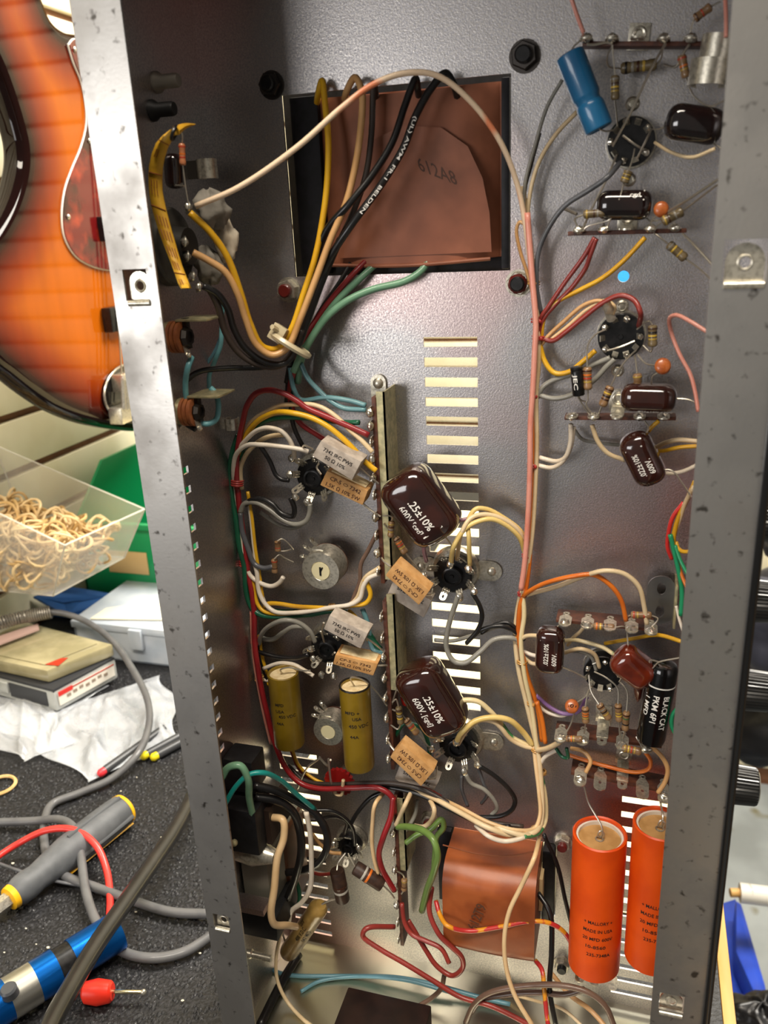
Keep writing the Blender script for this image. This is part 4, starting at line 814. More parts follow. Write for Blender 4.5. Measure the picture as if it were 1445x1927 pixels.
wire('grey wire crossing the vents below the middle socket', 'grey', 8, '818,1204,4 850,1206 892,1195 944,1178 976,1184,10', g)
wire('black wire crossing below it to the harness', 'black', 8, '905,1192,12 930,1176 955,1172 980,1190,10', g)
g = 'wires of the lowest octal socket'
wire('cream wire with green tracer arching from the lowest socket', 'creamgreen', 10, '828,1392,18 812,1369,26 816,1348 837,1330 871,1318 899,1320 919,1335 940,1358 963,1387 996,1403,10', g)
wire('thick cream wire from the centre of the lowest socket', 'paleyellow', 11, '858,1398,20 871,1376,26 894,1357 926,1350 958,1355 981,1374 1003,1402,10', g)
wire('cream wire twisted under the thick one', 'cream', 9, '862,1400,18 883,1369,22 905,1355 928,1358 942,1369 960,1390 986,1404 1006,1408,10', g)
wire('black wire looping wide right of the lowest socket', 'black', 9, '901,1441,18 928,1458 956,1483 969,1506,14 963,1524 940,1536 900,1538,14', g)
wire('grey wire drooping from the lowest socket into the run', 'grey', 8, '876,1457,18 887,1474 910,1485 928,1504 935,1522 924,1534,12', g)
wire('second grey wire drooping straight under the lowest socket', 'dgrey', 7, '869,1460,14 869,1485 880,1517,10', g)
wire('dark grey wire falling beside the wide black loop', 'dgrey', 7, '899,1442,16 910,1474 917,1495 906,1512,10', g)
wire('green wire passing behind the lowest cement resistors', 'green', 8, '745,1385,14 760,1362 790,1368 806,1400 808,1440,10', g)
g = 'right harness wires'
wire('pink wire running the whole right harness', 'pink', 11, '992,400,15 1001,520 1008,610 1006,660,15 1002,740 998,800 997,880 993,980 987,1060 980,1110,15', g)
wire('cream wire of the right harness beside the pink one', 'cream', 9, '984,350,10 995,450 1006,560 1013,620 1014,680 1009,740 1010,830 1008,900 1002,1000 994,1060 984,1118,12', g)
wire('orange wire of the right harness below the orange branch', 'orange', 10, '1006,660,9 1006,760 1003,860 1000,960 996,1050 988,1112,12 979,1140 976,1196 984,1238 994,1280 1006,1312 1014,1345 1020,1394,10', g)
wire('dark red wire hugging the inside of the right harness', 'rust', 8, '1012,615,9 1009,660 1006,740 1003,830 1000,920 996,1000 990,1060 984,1112,9', g)
wire('cream wire of the lower right harness', 'cream', 10, '982,1112,8 974,1150 970,1200 976,1260 990,1320 1002,1370 1012,1412,12 1018,1470 1020,1530 1014,1560,24 990,1572,34 950,1562,36 900,1540,30', g)
wire('cream wire with green tracer down the lower right harness', 'creamgreen', 9, '984,1118,12 986,1160 980,1205 987,1270 1000,1330 1008,1390 1014,1440,12 1026,1500 1026,1545,18 1012,1568,28 985,1575,36', g)
wire('tan wire bundled in the lower right harness', 'beige', 8, '1004,1400,10 1008,1440 1014,1490 1016,1535 1006,1558,26 970,1562,34 920,1548,34 870,1522,28 820,1498,18', g)
wire('faded wire slack loop beside the window corner bolt', 'tan', 7, '992,425,14 978,418 972,432 978,470 994,520 1006,570,10', g)
wire('thin grey wire descending to the right harness top', 'grey', 7, '1058,150,14 1030,200 1006,276 988,345 985,410,12', g)
wire('cream wire descending from the blue capacitor to the harness', 'cream', 8, '1086,210,12 1045,254 1012,310 994,390 1000,470 1010,560 1014,620,10', g)
wire('black wire in the top of the right harness', 'black', 6, '1016,250,10 1000,310 988,360 990,420 1004,500 1014,580,8', g)
wire('grey cable from the top socket to the harness', 'dgrey', 10, '1168,304,12 1142,334,20 1109,357 1062,388 1031,431 1013,475 1010,540 1018,590,10', g)
wire('red wire from the second tag strip, left of the pair', 'rust', 9, '1119,447,18 1099,482 1064,530 1032,577 1016,602 1012,640,10', g)
wire('red wire from the second tag strip, right of the pair', 'rust', 9, '1122,449,18 1110,482 1102,504 1077,540 1044,574 1022,602 1016,640,10', g)
wire('mustard wire from the second tag strip to the harness', 'yellow', 9, '1214,447,18 1173,491 1134,523 1093,545 1044,571 1024,598 1018,640,10', g)
wire('rust red wire arching over the second socket', 'rust', 10, '1202,614,12 1205,588,22 1193,565 1167,556 1134,570 1096,599 1064,625 1040,641 1018,636,10', g)
wire('tan wire from the sleeve above the second socket', 'tan', 8, '1145,590,14 1147,574 1128,566 1099,574 1060,606 1030,634 1018,650,10', g)
wire('grey-tan wire beside it above the second socket', 'beige', 8, '1152,592,14 1156,578 1138,566 1108,580 1066,616 1034,640,10', g)
wire('bright yellow wire curving from the harness to the second socket', 'yellow', 10, '1014,640,10 1025,680 1044,702 1070,700 1096,681 1120,660,14', g)
wire('grey wire from the harness up to the second socket', 'grey', 10, '1010,748,10 1022,728 1040,716 1073,705 1118,686 1148,673,12', g)
wire('grey wire looping lower to the second socket', 'grey', 10, '1014,744,10 1044,750 1077,742,14 1118,715 1141,690 1156,676,12', g)
wire('white wire from the third tag strip turning into the harness', 'white', 9, '1074,798,18 1073,834 1064,860 1048,868 1015,861,10', g)
wire('second white wire turning into the harness lower', 'white', 9, '1079,803,16 1073,842 1057,870 1038,880 1013,876,10', g)
wire('cream wire from the third tag strip to behind the hanging capacitor', 'cream', 9, '1114,800,18 1125,831 1144,853 1176,866,14', g)
wire('grey wire close to the plate under the third tag strip', 'grey', 7, '1080,808,6 1095,826 1125,833 1172,838,6', g)
wire('cream wire from the hanging capacitor to the right rim', 'cream', 9, '1228,846,8 1250,834 1275,828 1318,831,16', g)
wire('yellow wire from the hanging capacitor to the right rim', 'yellow', 8, '1228,849,10 1250,848 1278,842 1318,839,18', g)
wire('white wire lowest of those running to the right rim', 'white', 8, '1240,888,8 1262,891 1285,887 1318,872,18', g)
wire('yellow wire stub from the third tag strip to the hanging capacitor', 'yellow', 8, '1240,792,18 1228,802 1220,812,18', g)
wire('pale pink wire looping beside the right rim', 'pink', 8, '1336,628,40 1299,605 1273,593 1260,599 1263,625,24 1279,667 1299,705 1308,738 1314,775,30', g)
wire('peach wire dropping in from the top to the tag strip', 'pink', 8, '1072,-12,22 1086,30 1098,62,20', g)
wire('cream wire curving under the black oval capacitor', 'cream', 7, '1232,268,12 1262,286 1302,296 1345,280,30', g)
wire('peach wire at the top right corner', 'pink', 8, '1364,-10,30 1366,30 1366,70,34', g)
wire('orange wire arching to the eyelet tag strip', 'orange', 9, '983,1122,12 1000,1110 1027,1097 1081,1084,24 1118,1082 1148,1101 1168,1128 1178,1168,22', g)
wire('cream wire arching beside the orange one', 'cream', 9, '990,1120,10 1010,1114 1047,1104 1094,1086 1138,1074,26 1175,1080 1202,1104 1212,1141 1217,1174,22', g)
wire('yellow wire running right behind the reddish capacitor', 'yellow', 8, '1138,1211,6 1195,1201 1239,1195 1285,1208,24', g)
wire('cream wire entering the small brown capacitor from the harness', 'cream', 8, '973,1210,10 990,1197 1014,1196,16', g)
wire('white wire entering under the small brown capacitor', 'white', 8, '985,1226,8 1000,1232 1018,1236,10', g)
wire('cream wire lowest under the small brown capacitor', 'cream', 8, '985,1236,8 1000,1248 1020,1250,10', g)
wire('cream wire from the small capacitor to the miniature socket', 'cream', 8, '1056,1230,10 1094,1221,18 1118,1231 1128,1256,12', g)
wire('grey wire under it to the miniature socket', 'grey', 7, '1060,1226,8 1090,1226 1112,1236 1122,1262,10', g)
wire('cream wire with green tracer passing over the miniature socket', 'creamgreen', 8, '1052,1208,12 1080,1204 1101,1208 1134,1218 1156,1232,18', g)
wire('tan wire pair end reaching the eyelet strip from below', 'cream', 7, '1068,1214,10 1078,1200 1092,1188 1098,1180,18', g)
wire('lilac wire from the harness to the ceramic disc', 'lilac', 8, '1008,1308,10 1034,1330 1061,1343 1088,1339 1104,1312,16', g)
wire('white wire under the lilac one', 'white', 7, '1003,1318,10 1027,1339 1056,1347 1072,1342,12', g)
wire('printed orange wire end at the foot of the harness', 'orange', 9, '1010,1320,14 1020,1356 1026,1398,14', g)
wire('cream wire pair end into the lower strip', 'cream', 10, '1010,1412,12 1030,1408 1054,1396,22', g)
wire('white wire under that pair', 'white', 8, '1016,1440,12 1026,1424 1050,1410,16', g)
wire('green wire loop under the left lug of the lower strip', 'green', 7, '1046,1408,16 1058,1424 1068,1426 1066,1408,20', g)
wire('printed orange wire bowing under the lower strip', 'orange', 8, '1068,1420,8 1100,1430 1134,1440 1195,1453 1220,1447 1224,1432 1214,1415,20', g)
wire('tan wire bowing beside the right rim to the loop-lug strip', 'tan', 9, '1216,1398,22 1242,1420 1256,1446 1252,1470 1238,1492,24', g)
wire('tan wire short loop at the left of the loop-lug strip', 'tan', 8, '1074,1408,14 1098,1414 1111,1432 1102,1454,22', g)
wire('amber wire dropping beside the right rim', 'yellow', 9, '1308,906,24 1292,942 1276,976 1268,1008 1268,1030,20', g)
wire('cream wire in the bundle beside the right rim', 'cream', 8, '1306,915,26 1290,945 1280,975 1270,1004,20', g)
wire('red wire bowing left of the amber one', 'brightred', 8, '1286,946,22 1266,973 1258,1002 1256,1030 1264,1052,18', g)
wire('green wire running down beside the bracket', 'emerald', 9, '1261,1006,22 1268,1036 1276,1070 1283,1112 1281,1158,22', g)
wire('green wire veering to the right rim', 'emerald', 7, '1270,1026,22 1281,1056 1300,1092,28', g)
wire('yellow wire hooking to the right rim', 'yellow', 8, '1272,1020,20 1276,1032 1286,1038 1306,1036,26', g)
wire('orange wire beside the green one at the rim', 'orange', 7, '1276,1058,20 1284,1086 1298,1118,26', g)
wire('white wire beside the bracket foot', 'white', 6, '1272,1140,20 1278,1165 1286,1190,24', g)
wire('green wire peeping between the black tubular capacitor and rim', 'emerald', 8, '1282,1324,30 1266,1345 1264,1366 1274,1388,30', g)
g = 'wires of the bottom run'
wire('brown and black wire along the bottom run', 'darkcloth', 9, '542,1440,12 572,1468 620,1476,18 680,1474 740,1474 800,1488 860,1520 920,1546,26 985,1556,26', g)
wire('black wire along the bottom run', 'black', 9, '560,1460,10 620,1480 700,1478 780,1492 850,1524 910,1552,28 960,1556,30', g)
wire('striped olive wire along the bottom run', 'yellow', 6, '550,1410,12 562,1440 588,1464 620,1478,16', g)
wire('rust wire along the bottom run', 'rust', 8, '548,1412,10 566,1450 606,1474 680,1479 790,1480 830,1500,16', g)
wire('cream wire along the lower edge of the bottom run', 'cream', 10, '752,1478,16 812,1500 860,1526,30 920,1558,38 968,1572 1006,1566,30 1022,1540,14', g)
wire('cream wire sagging lowest under the bottom run', 'white', 9, '895,1553,34 920,1574,40 950,1583 985,1576,36 1010,1560,20', g)
wire('long cream wire dropping across the lower transformer', 'beige', 9, '1016,1570,20 1005,1615,44 980,1669 958,1716 949,1766 953,1824 969,1874 1003,1932,60', g)
wire('black wire dropping left of the orange capacitor', 'black', 8, '1023,1570,10 1048,1626 1063,1691 1082,1772 1088,1835,12', g)
wire('thick black wire dropping beside the transformer laminations', 'black', 10, '1012,1680,20 1034,1716,26 1038,1788 1034,1860 1046,1930,40', g)
wire('yellow and red braided wire crossing the lower transformer', 'yellowred', 9, '820,1695,30 828,1722 842,1742,42 879,1752 937,1745 994,1734 1030,1736 1059,1752 1081,1790,24 1086,1832,14', g)
wire('red cloth wire looping left of the lower transformer', 'rust', 10, '812,1670,30 808,1716 826,1758,36 850,1782 868,1800 870,1822 850,1836 822,1818 800,1786 780,1752 768,1732,24', g)
wire('red cloth wire tangled at the strip foot', 'rust', 9, '756,1700,26 762,1738 775,1758 800,1770 830,1785 845,1812,34', g)
wire('red wire bending from the strip foot to the end wall', 'rust', 10, '742,1744,24 690,1747,36 683,1762 710,1783 760,1812 814,1845 868,1877 926,1894 1003,1932,40', g)
wire('orange and black cloth wire below the laminations', 'yellowred', 9, '1008,1808,24 1020,1826 1024,1862 1030,1920 1034,1940,50', g)
wire('mottled tan wire slanting at the bottom centre', 'tan', 9, '1036,1830,20 1072,1872 1110,1900 1142,1935,40', g)
wire('thin cream wire slanting below it', 'cream', 6, '950,1868,12 1010,1884 1060,1900 1100,1935,30', g)
wire('brown cable loop along the bottom, upper strand', 'brown', 11, '876,1925,40 893,1889 922,1868 980,1856 1052,1854 1106,1867 1138,1892 1156,1932,44', g)
wire('brown cable loop along the bottom, lower strand', 'brown', 11, '886,1905,36 905,1882 951,1872 1016,1868 1060,1872 1100,1862,36', g)
wire('brown wire running into the dark box', 'brown', 9, '836,1835,24 830,1860 812,1878 790,1892,34', g)
wire('blue-grey wire along the end wall', 'bluegrey', 8, '493,1806,20 515,1826 544,1835 652,1837 742,1839 814,1852 904,1877 960,1890,20', g)
wire('second blue-grey wire branching along the end wall', 'bluegrey', 7, '566,1866,26 600,1847 668,1838 760,1844 850,1868,22', g)
wire('olive green wire looping over the lowest strip', 'olive', 13, '748,1556,24 770,1556 796,1563,36 815,1580,42 823,1606,44 817,1638,42 805,1671 794,1714,30', g)
wire('olive green wire knotted behind the loop', 'olive', 11, '764,1586,22 786,1570 811,1560 830,1542,18 835,1556 822,1574 819,1598 816,1640,14', g)
wire('cream wire ending on the top of the lowest strip', 'cream', 9, '774,1490,20 763,1513,28 753,1535 745,1553,24', g)
wire('cream wire loop right of it', 'cream', 9, '806,1500,20 817,1523,28 811,1545 796,1556 780,1554,20', g)
wire('white wire behind the loops of the lowest strip', 'grey', 8, '786,1505,8 782,1530 772,1550 756,1572,18', g)
wire('tan wire hanging left of the lowest strip', 'beige', 8, '722,1492,16 706,1513,26 701,1547 700,1588 705,1621 712,1644,24', g)
wire('crimson wire hanging to the lowest strip', 'red', 11, '740,1500,22 736,1535 721,1576,28 713,1608 720,1638 730,1656 742,1676,24', g)
wire('cream stub hooking the red disc', 'cream', 7, '628,1482,20 632,1494 642,1496 645,1480 646,1468,22', g)
g = 'mains wiring at the lower left'
wire('thick pale green wire hooking into the black socket', 'palegreen', 14, '416,1465,80 430,1444 452,1441 466,1464,76 469,1503 478,1542 487,1570,62', g)
wire('turquoise wire arching over the mains socket', 'turq', 10, '424,1512,82 443,1481 468,1458 494,1454,72 526,1467 555,1492 592,1523,44', g)
wire('thick black wire looping right of the mains socket', 'black', 15, '478,1478,60 520,1488 556,1506 594,1532,44 612,1560 616,1590 602,1620 576,1636 540,1642,40', g)
wire('thick black wire dropping inside the loop', 'black', 16, '480,1500,60 520,1506 548,1524 563,1557,46 567,1600 556,1650 541,1690,44', g)
wire('thick peach wire hanging down to the waxed capacitor', 'beige', 14, '512,1538,56 532,1543 534,1575,60 522,1614,64 516,1672,68 510,1718,70 516,1739,68 540,1741,58 558,1744,44', g)
wire('white wire hanging beside it', 'white', 10, '576,1528,48 583,1564 586,1618 583,1672,42 569,1697 548,1715 543,1736,42', g)
wire('thin black wire to the shadowed socket', 'black', 7, '590,1525,34 625,1526 650,1540 664,1560 668,1590,20', g)
wire('braided black wire to the shadowed socket', 'darkcloth', 8, '575,1542,32 600,1542 630,1536 652,1545 648,1568,20', g)
wire('black wire climbing right from the shadowed socket', 'black', 9, '655,1560,20 672,1530 700,1500 730,1488,14', g)
wire('tan wire curving under the shadowed socket', 'tan', 7, '588,1570,20 604,1590 622,1604 642,1606,18', g)
wire('dark red wire crossing the lower left vents', 'rust', 7, '580,1638,14 600,1645 626,1644,16', g)
wire('dark green wire hanging over the lower left vents', 'green', 8, '554,1650,34 562,1672 562,1700 548,1712,36', g)
wire('cream wire curling along the end wall to the bottom edge', 'cream', 7, '530,1750,44 520,1798 522,1845,50 540,1884 569,1917 600,1940,60', g)
wire('black cord slanting over the end wall corner', 'black', 17, '562,1796,14 528,1852 488,1932,60', g)
g = 'jack wires'
wire('light blue wire hanging in a loop between the jacks', 'blue', 11, '361,672,56 354,690,60 349,720 352,755 366,785 386,798,52 406,790 411,762 404,738,44 396,730', g)
wire('light blue wire running up the chassis corner', 'blue', 9, '394,734,34 394,706 404,680 415,650 417,622 418,590 420,560,22', g)
wire('dull blue wire behind the upper jack', 'bluegrey', 7, '418,628,20 404,662 385,690,24', g)
# maker's print along the black transformer lead
def along(s, s0, lift):
    q = catmull(pts(s), 10); L = np.concatenate([[0], np.cumsum([np.linalg.norm(q[i + 1] - q[i]) for i in range(len(q) - 1)])]); q = np.array(q)
    def g(a, b):
        x = s0 + a; c = np.array([np.interp(x, L, q[:, k]) for k in range(3)]); d = unit(np.array([np.interp(x + 1, L, q[:, k]) for k in range(3)]) - c)
        f = unit(CAM - c); f = unit(f - d * (f @ d)); v = np.cross(f, d)
        if v @ CM[0] < 0: v = -v
        return c + f * lift + v * b
    return g
BW = [o for o in bpy.data.objects if o.get('label') == 'black wire with white print curving down the transformer window'][0]
print_text('(UL) AWM  FR-1  BELDEN', along('862,192,-3 856,165,4 838,138,9 812,165 782,218 758,280 714,352 660,425,26 618,490 590,556 566,620 550,670 540,720,14', 62, 1.75), 1.5, INKW, BW, width=46)
# lacing ties on the right and left harness
TIE = mat('red_wax_lacing', 'a8322c', .4, 0, coat=.4); TIEC = mat('amber_wax_lacing', 'b98a4a', .4, 0, coat=.4)
for i, (x, y, w, c, lab) in enumerate(((990, 416, 12, 1, 'amber lacing tie near the window corner of the right harness'), (1004, 532, 20, 1, 'amber lacing tie level with the window bolt'), (1011, 604, 22, 0, 'red lacing tie at the red branch wires'), (1013, 636, 22, 0, 'red lacing tie at the yellow branch wire'), (1005, 745, 15, 0, 'red lacing tie at the grey branch wires'), (1003, 876, 20, 0, 'red lacing tie at the white branch wires'), (991, 1046, 16, 0, 'rust lacing tie at the purple branch wire'), (983, 1118, 16, 0, 'red lacing tie at the orange arch wire'), (976, 1200, 14, 1, 'amber lacing tie beside the small brown capacitor'), (982, 1245, 18, 1, 'amber lacing tie below the small brown capacitor'), (1000, 1322, 18, 1, 'amber lacing tie at the lilac wire'), (1010, 1410, 20, 1, 'amber lacing tie at the lowest socket branch'), (1018, 1452, 18, 1, 'amber lacing tie low on the right harness'), (1010, 1562, 20, 1, 'amber lacing tie at the harness corner'))):
    c0 = P(x, y, 10); r = w / 2 * mmpx(c0); mb = MB()
    for o in (-.6, .6): mb.torus(c0 + V(0, 0, o), (0.1, 0.1, 1), r, .55, 18, 6)
    mb.ball(c0 + V(r * .5, -r * .9, 0), 1.0); tag(mb.build('lacing_tie', TIE if c == 0 else TIEC), lab, 'lacing tie', 'harness lacing ties')
for (x, y, w, lab) in ((446, 908, 22, 'brown lacing tie below the left clip'), (461, 1060, 18, 'green-stained lacing tie beside the upper trimmer'), (480, 1206, 14, 'red lacing tie left of the lower left socket'), (488, 1276, 14, 'pale lacing tie left of the mustard capacitor'), (625, 1144, 14, 'cream lacing knot on the bottom cream run')):
    c0 = P(x, y, 13); r = w / 2 * mmpx(c0); mb = MB(); ax = (1, 0, .1) if x == 625 else (.1, .1, 1)
    for o in (-1.2, 0, 1.2): mb.torus(c0 + np.array(ax) * o, ax, r, .6, 18, 6)
    tag(mb.build('lacing_tie', TIEC if x in (625, 488) else TIE), lab, 'lacing tie', 'harness lacing ties')
# nylon cable tie round the transformer leads
c0 = P(535, 640, 32); t = thing('cable_tie', 'translucent nylon cable tie round the transformer leads', 'cable tie', c0)
NY = mat('nylon', 'b9ac8c', .35, 0, coat=.3)
ax = unit(P(560, 600, 30) - P(528, 655, 34)); mb = MB(); u = unit(np.cross(ax, V(0, -1, 0))); w_ = np.cross(ax, u)
ring = [P(546, 648, 32) + 10 * (math.cos(a) * u + .8 * math.sin(a) * w_) for a in np.linspace(0, 2 * math.pi, 25)]
mb.tube(ring, 1.6, 6, smooth=False).build('strap', NY, t); MB().box(P(524, 628, 34), (u, ax, w_), (3.5, 4, 3)).build('buckle', NY, t, bevel=.6)
MB().tube([P(532, 638, 34), P(522, 622, 36), P(512, 615, 40)], 1.3, 6).build('tail', NY, t)
# ================================================================== left wall fittings
COPPER = mat('orange_fibre_washer', 'a8653a', .45, 0, c2='8f5230', scale=200)
def jack(x, y, lab, h, r=30):
    q = P(x, y, h); b = V(0.2, q[1], q[2]); R = r * mmpx(q)
    t = thing('phone_jack', lab, 'jack', b, 'phone jacks on the left wall')
    MB().lathe(b, b + V(2.0, 0, 0), [(0, R * .95), (.5, R * .95), (1, R * .9)], 28).build('nut_washer', BRASS, t)
    for i in range(3): MB().lathe(b + V(2.0 + i * 2.2, 0, 0), b + V(3.9 + i * 2.2, 0, 0), [(0, R * .9), (.1, R), (.9, R), (1, R * .9)], 28).build('fibre_washer', COPPER, t)
    MB().lathe(b + V(8, 0, 0), b + V(11, 0, 0), [(0, R * .62), (.4, R * .7), (1, R * .55), (1, R * .36), (.3, R * .34)], 8).build('bushing', DKN, t)
    MB().box(b + V(9, 1, R * .2), (V(1, 0, 0), V(0, 1, 0), V(0, 0, 1)), (1.2, R * .25, R * .95)).build('contact_blade', DKN, t, bevel=.2)
    MB().box(b + V(14, 6, 7.6), (V(1, 0, 0), V(0, 1, 0), V(0, 0, 1)), (8, 9, .5)).build('contact_spring', BRASS, t, bevel=.2)
    MB().eye(b + V(10, -2, -R * .95), (0.4, -.3, -1), (0, 1, 0), 5, 4, .8, .5, tail=2).build('solder_lug', TIN, t)
    MB().ball(b + V(10.5, -2.5, -R * 1.05), 1.4, jit=.1).build('solder_blob', SOLDER, t)
    return t
jack(352, 634, 'upper phone jack with orange fibre washers on the left wall', 58)
jack(372, 775, 'lower phone jack inside the light blue wire loop', 56, 27)
def clampstrap(c, R, wd, lab, ax, m=TIN, arc=5.0):
    t = thing('spring_clip', lab, 'clip', c, 'bright spring clips'); mb = MB(); d = unit(ax); u = unit(V(0, 1, 0) - d * d[1]); w = np.cross(d, u); n = 24; vv = []; ff = []
    for k in range(n + 1):
        a = arc * k / n + (2 * math.pi - arc) / 2
        for s, rr in ((-1, R), (1, R), (1, R - .8), (-1, R - .8)): vv.append(np.asarray(c) + d * s * wd / 2 + rr * (math.cos(a) * u + math.sin(a) * w))
    for k in range(n):
        for j in range(4): ff.append((k * 4 + j, k * 4 + (j + 1) % 4, k * 4 + 4 + (j + 1) % 4, k * 4 + 4 + j))
    ff += [(0, 1, 2, 3), tuple(4 * n + j for j in (3, 2, 1, 0))]
    mb.add(vv, ff).build('clip_band', m, t); return t
c = P(390, 318, 22); clampstrap(c, 4.8, 8.5, 'bright metal clip by the chassis corner beside the yellow label', (0, 0, 1))
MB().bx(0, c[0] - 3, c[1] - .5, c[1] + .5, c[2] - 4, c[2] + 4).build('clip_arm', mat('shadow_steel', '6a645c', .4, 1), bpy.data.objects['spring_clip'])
c = P(437, 797, 16); k = clampstrap(c, 3.9, 6.0, 'bright metal clip holding the red wire at the chassis corner', (0, 0, 1)); MB().bx(0, c[0] - 3, c[1] - .5, c[1] + .5, c[2] - 3, c[2] + 3).build('clip_arm', TIN, k)
for i, (x, y, lab) in enumerate(((1350, 91, 'upper bright spring clip at the top right rim'), (1336, 137, 'lower bright spring clip at the top right rim'))):
    c = P(x, y, 24); clampstrap(c, 6.2 if i == 0 else 7.6, 8.8 if i == 0 else 9.0, lab, (0.1, 0, 1))
# impedance selector on the left wall
b = P(352, 455, 52); b = V(0, -50, b[2] - 2); sel = thing('impedance_selector', 'round selector switch on the left wall behind the yellow label', 'switch', b)
GREYP = mat('grey_phenolic', '4a463f', .5, 0, c2='3a3731', scale=150)
MB().lathe(b, b + V(5, 0, 0), [(0, 17), (.8, 17), (1, 16)], 40).build('wafer', GREYP, sel)
MB().lathe(b + V(5, 0, 0), b + V(12, 0, 0), [(0, 9), (1, 8)], 24).build('hub', mat('dark_hub', '262421', .5), sel)
for (x, y, h) in ((354, 390, 58), (347, 455, 58), (352, 482, 56), (362, 520, 55), (374, 540, 54)):
    q = P(x, y, h); d = unit(V(12, 0, 0)); l = MB().eye(q, (.5, -.6, 0.1), (0, .2, 1), 7, 4.5, .9, .6, tail=3).build('solder_lug', TIN, sel); MB().ball(q, 1.8, jit=.12).build('solder_blob', SOLDER, l)
GT = mat('grey_cloth_tape', '8a847a', .8, 0, c2='726d64', scale=120, bump=.5, bscale=200); WT = mat('white_crumpled_tape', 'cfc4b0', .7, 0, c2='b8aa94', scale=100, bump=.5, bscale=150)
def crumple(name, m, lab, x, y, h, r, sc, cat, seed, par=None):
    random.seed(seed); c = P(x, y, h); mb = MB(); n = 22; mm = 12; vv = []
    ph = [random.uniform(0, 6.3) for _ in range(8)]
    for i in range(mm + 1):
        th = math.pi * i / mm
        for j in range(n):
            p_ = 2 * math.pi * j / n; k = 1 + .16 * math.sin(3 * p_ + ph[0] + 2 * th) + .12 * math.sin(5 * p_ + ph[1] - 3 * th) + .09 * math.sin(7 * th + ph[2] + p_)
            vv.append(c + r * k * np.array([sc[0] * math.sin(th) * math.cos(p_), sc[1] * math.sin(th) * math.sin(p_), sc[2] * math.cos(th)]))
    ff = [(i * n + j, (i + 1) * n + j, (i + 1) * n + (j + 1) % n, i * n + (j + 1) % n) for i in range(mm) for j in range(n)]
    mb.add(vv, ff); o = mb.build(name, m, par, angle=180)
    if not par: tag(o, lab, cat)
    return o
crumple('tape_wad', GT, 'grey cloth tape wadded behind the selector lugs', 398, 395, 40, 7.5, (1.1, .8, 1.0), 'tape', 3)
crumple('tape_wad', WT, 'crumpled white tape wad beside the yellow wire', 424, 452, 32, 6.5, (.8, .7, 1.35), 'tape', 5)
crumple('tape_wad', GT, 'lower grey tape wad under the tan selector wire', 392, 500, 36, 5.5, (1.2, .8, 1.4), 'tape', 9)
pill('film_capacitor', 'dark dipped capacitor tucked beside the yellow label', '326,288,52 330,356,52', 32, 9, DARKDIP, leads=('318,350,54 335,349 346,350,58',))
# yellow printed label, a curled paper strip
YL = mat('yellow_paper_label', 'd0a02a', .55, 0, c2='bf8f20', scale=80)
Lp = [(321.5, 243), (306, 255), (293.5, 269), (285, 290), (280.5, 312), (279, 331), (279.5, 349.5), (281, 368), (284, 385), (291, 411), (299, 437), (309, 464), (320, 491.5), (328, 513), (334.6, 532.6), (340, 543)]
Rp = [(334, 247), (324, 262), (315, 278.5), (309, 297), (305.5, 316), (304.5, 337), (305, 359), (308, 376), (312, 394), (319, 421), (327, 448.5), (334, 473), (342, 499), (348, 515), (354, 530), (359.5, 543)]
vv = []; ff = []
for i, (l, r) in enumerate(zip(Lp, Rp)):
    h = 86 - 8 * math.sin(math.pi * i / 15); a, b = P(l[0], l[1], h + 1), P(r[0], r[1], h - 3)
    vv += [a, b, b + V(.1, .35, 0), a + V(.1, .35, 0)]
for i in range(len(Lp) - 1):
    for j in range(4): ff.append((4 * i + j, 4 * i + (j + 1) % 4, 4 * i + 4 + (j + 1) % 4, 4 * i + 4 + j))
ff += [(0, 1, 2, 3), tuple(4 * (len(Lp) - 1) + j for j in (3, 2, 1, 0))]
lb = MB().add(vv, ff).build('paper_label', YL, angle=180); tag(lb, 'curled yellow printed paper label strip beside the left rim', 'label')
INKR = mat('rust_ink', '8a4a1c', .6)
def rib(i, u):
    h = 86 - 8 * math.sin(math.pi * i / 15); k = int(min(max(math.floor(i), 0), 14)); f = i - k
    l = np.array(Lp[k]) * (1 - f) + np.array(Lp[k + 1]) * f; r = np.array(Rp[k]) * (1 - f) + np.array(Rp[k + 1]) * f; q = l + (r - l) * u
    return P(q[0], q[1], h + 1 - 4 * u + .3)
for i in (1.6, 4.6, 8.0, 13.0): MB().tube([rib(i, 0.02), rib(i + .1, .98)], .22, 5, smooth=False).build('printed_line', INKR, lb)
for i, n_ in ((2.4, 3), (5.2, 5), (6.0, 5), (8.6, 6), (9.6, 6), (10.8, 6), (11.9, 5), (13.6, 3)):
    for j in range(n_ // 2 + 1):
        u = .22 + .2 * j
        MB().tube([rib(i + .05, u), rib(i + .75, u)], .2, 4, smooth=False).build('printed_line', INKR, lb)
MB().tube([rib(0, .8), P(345, 238, 80), P(367, 234, 70)], [1.8, 1.2, .2], 6).build('torn_tail', YL, lb)
MB().torus(rib(.3, .8), (1, 0.3, -.6), 2.6, .7).build('black_thread', BLACKP, lb)

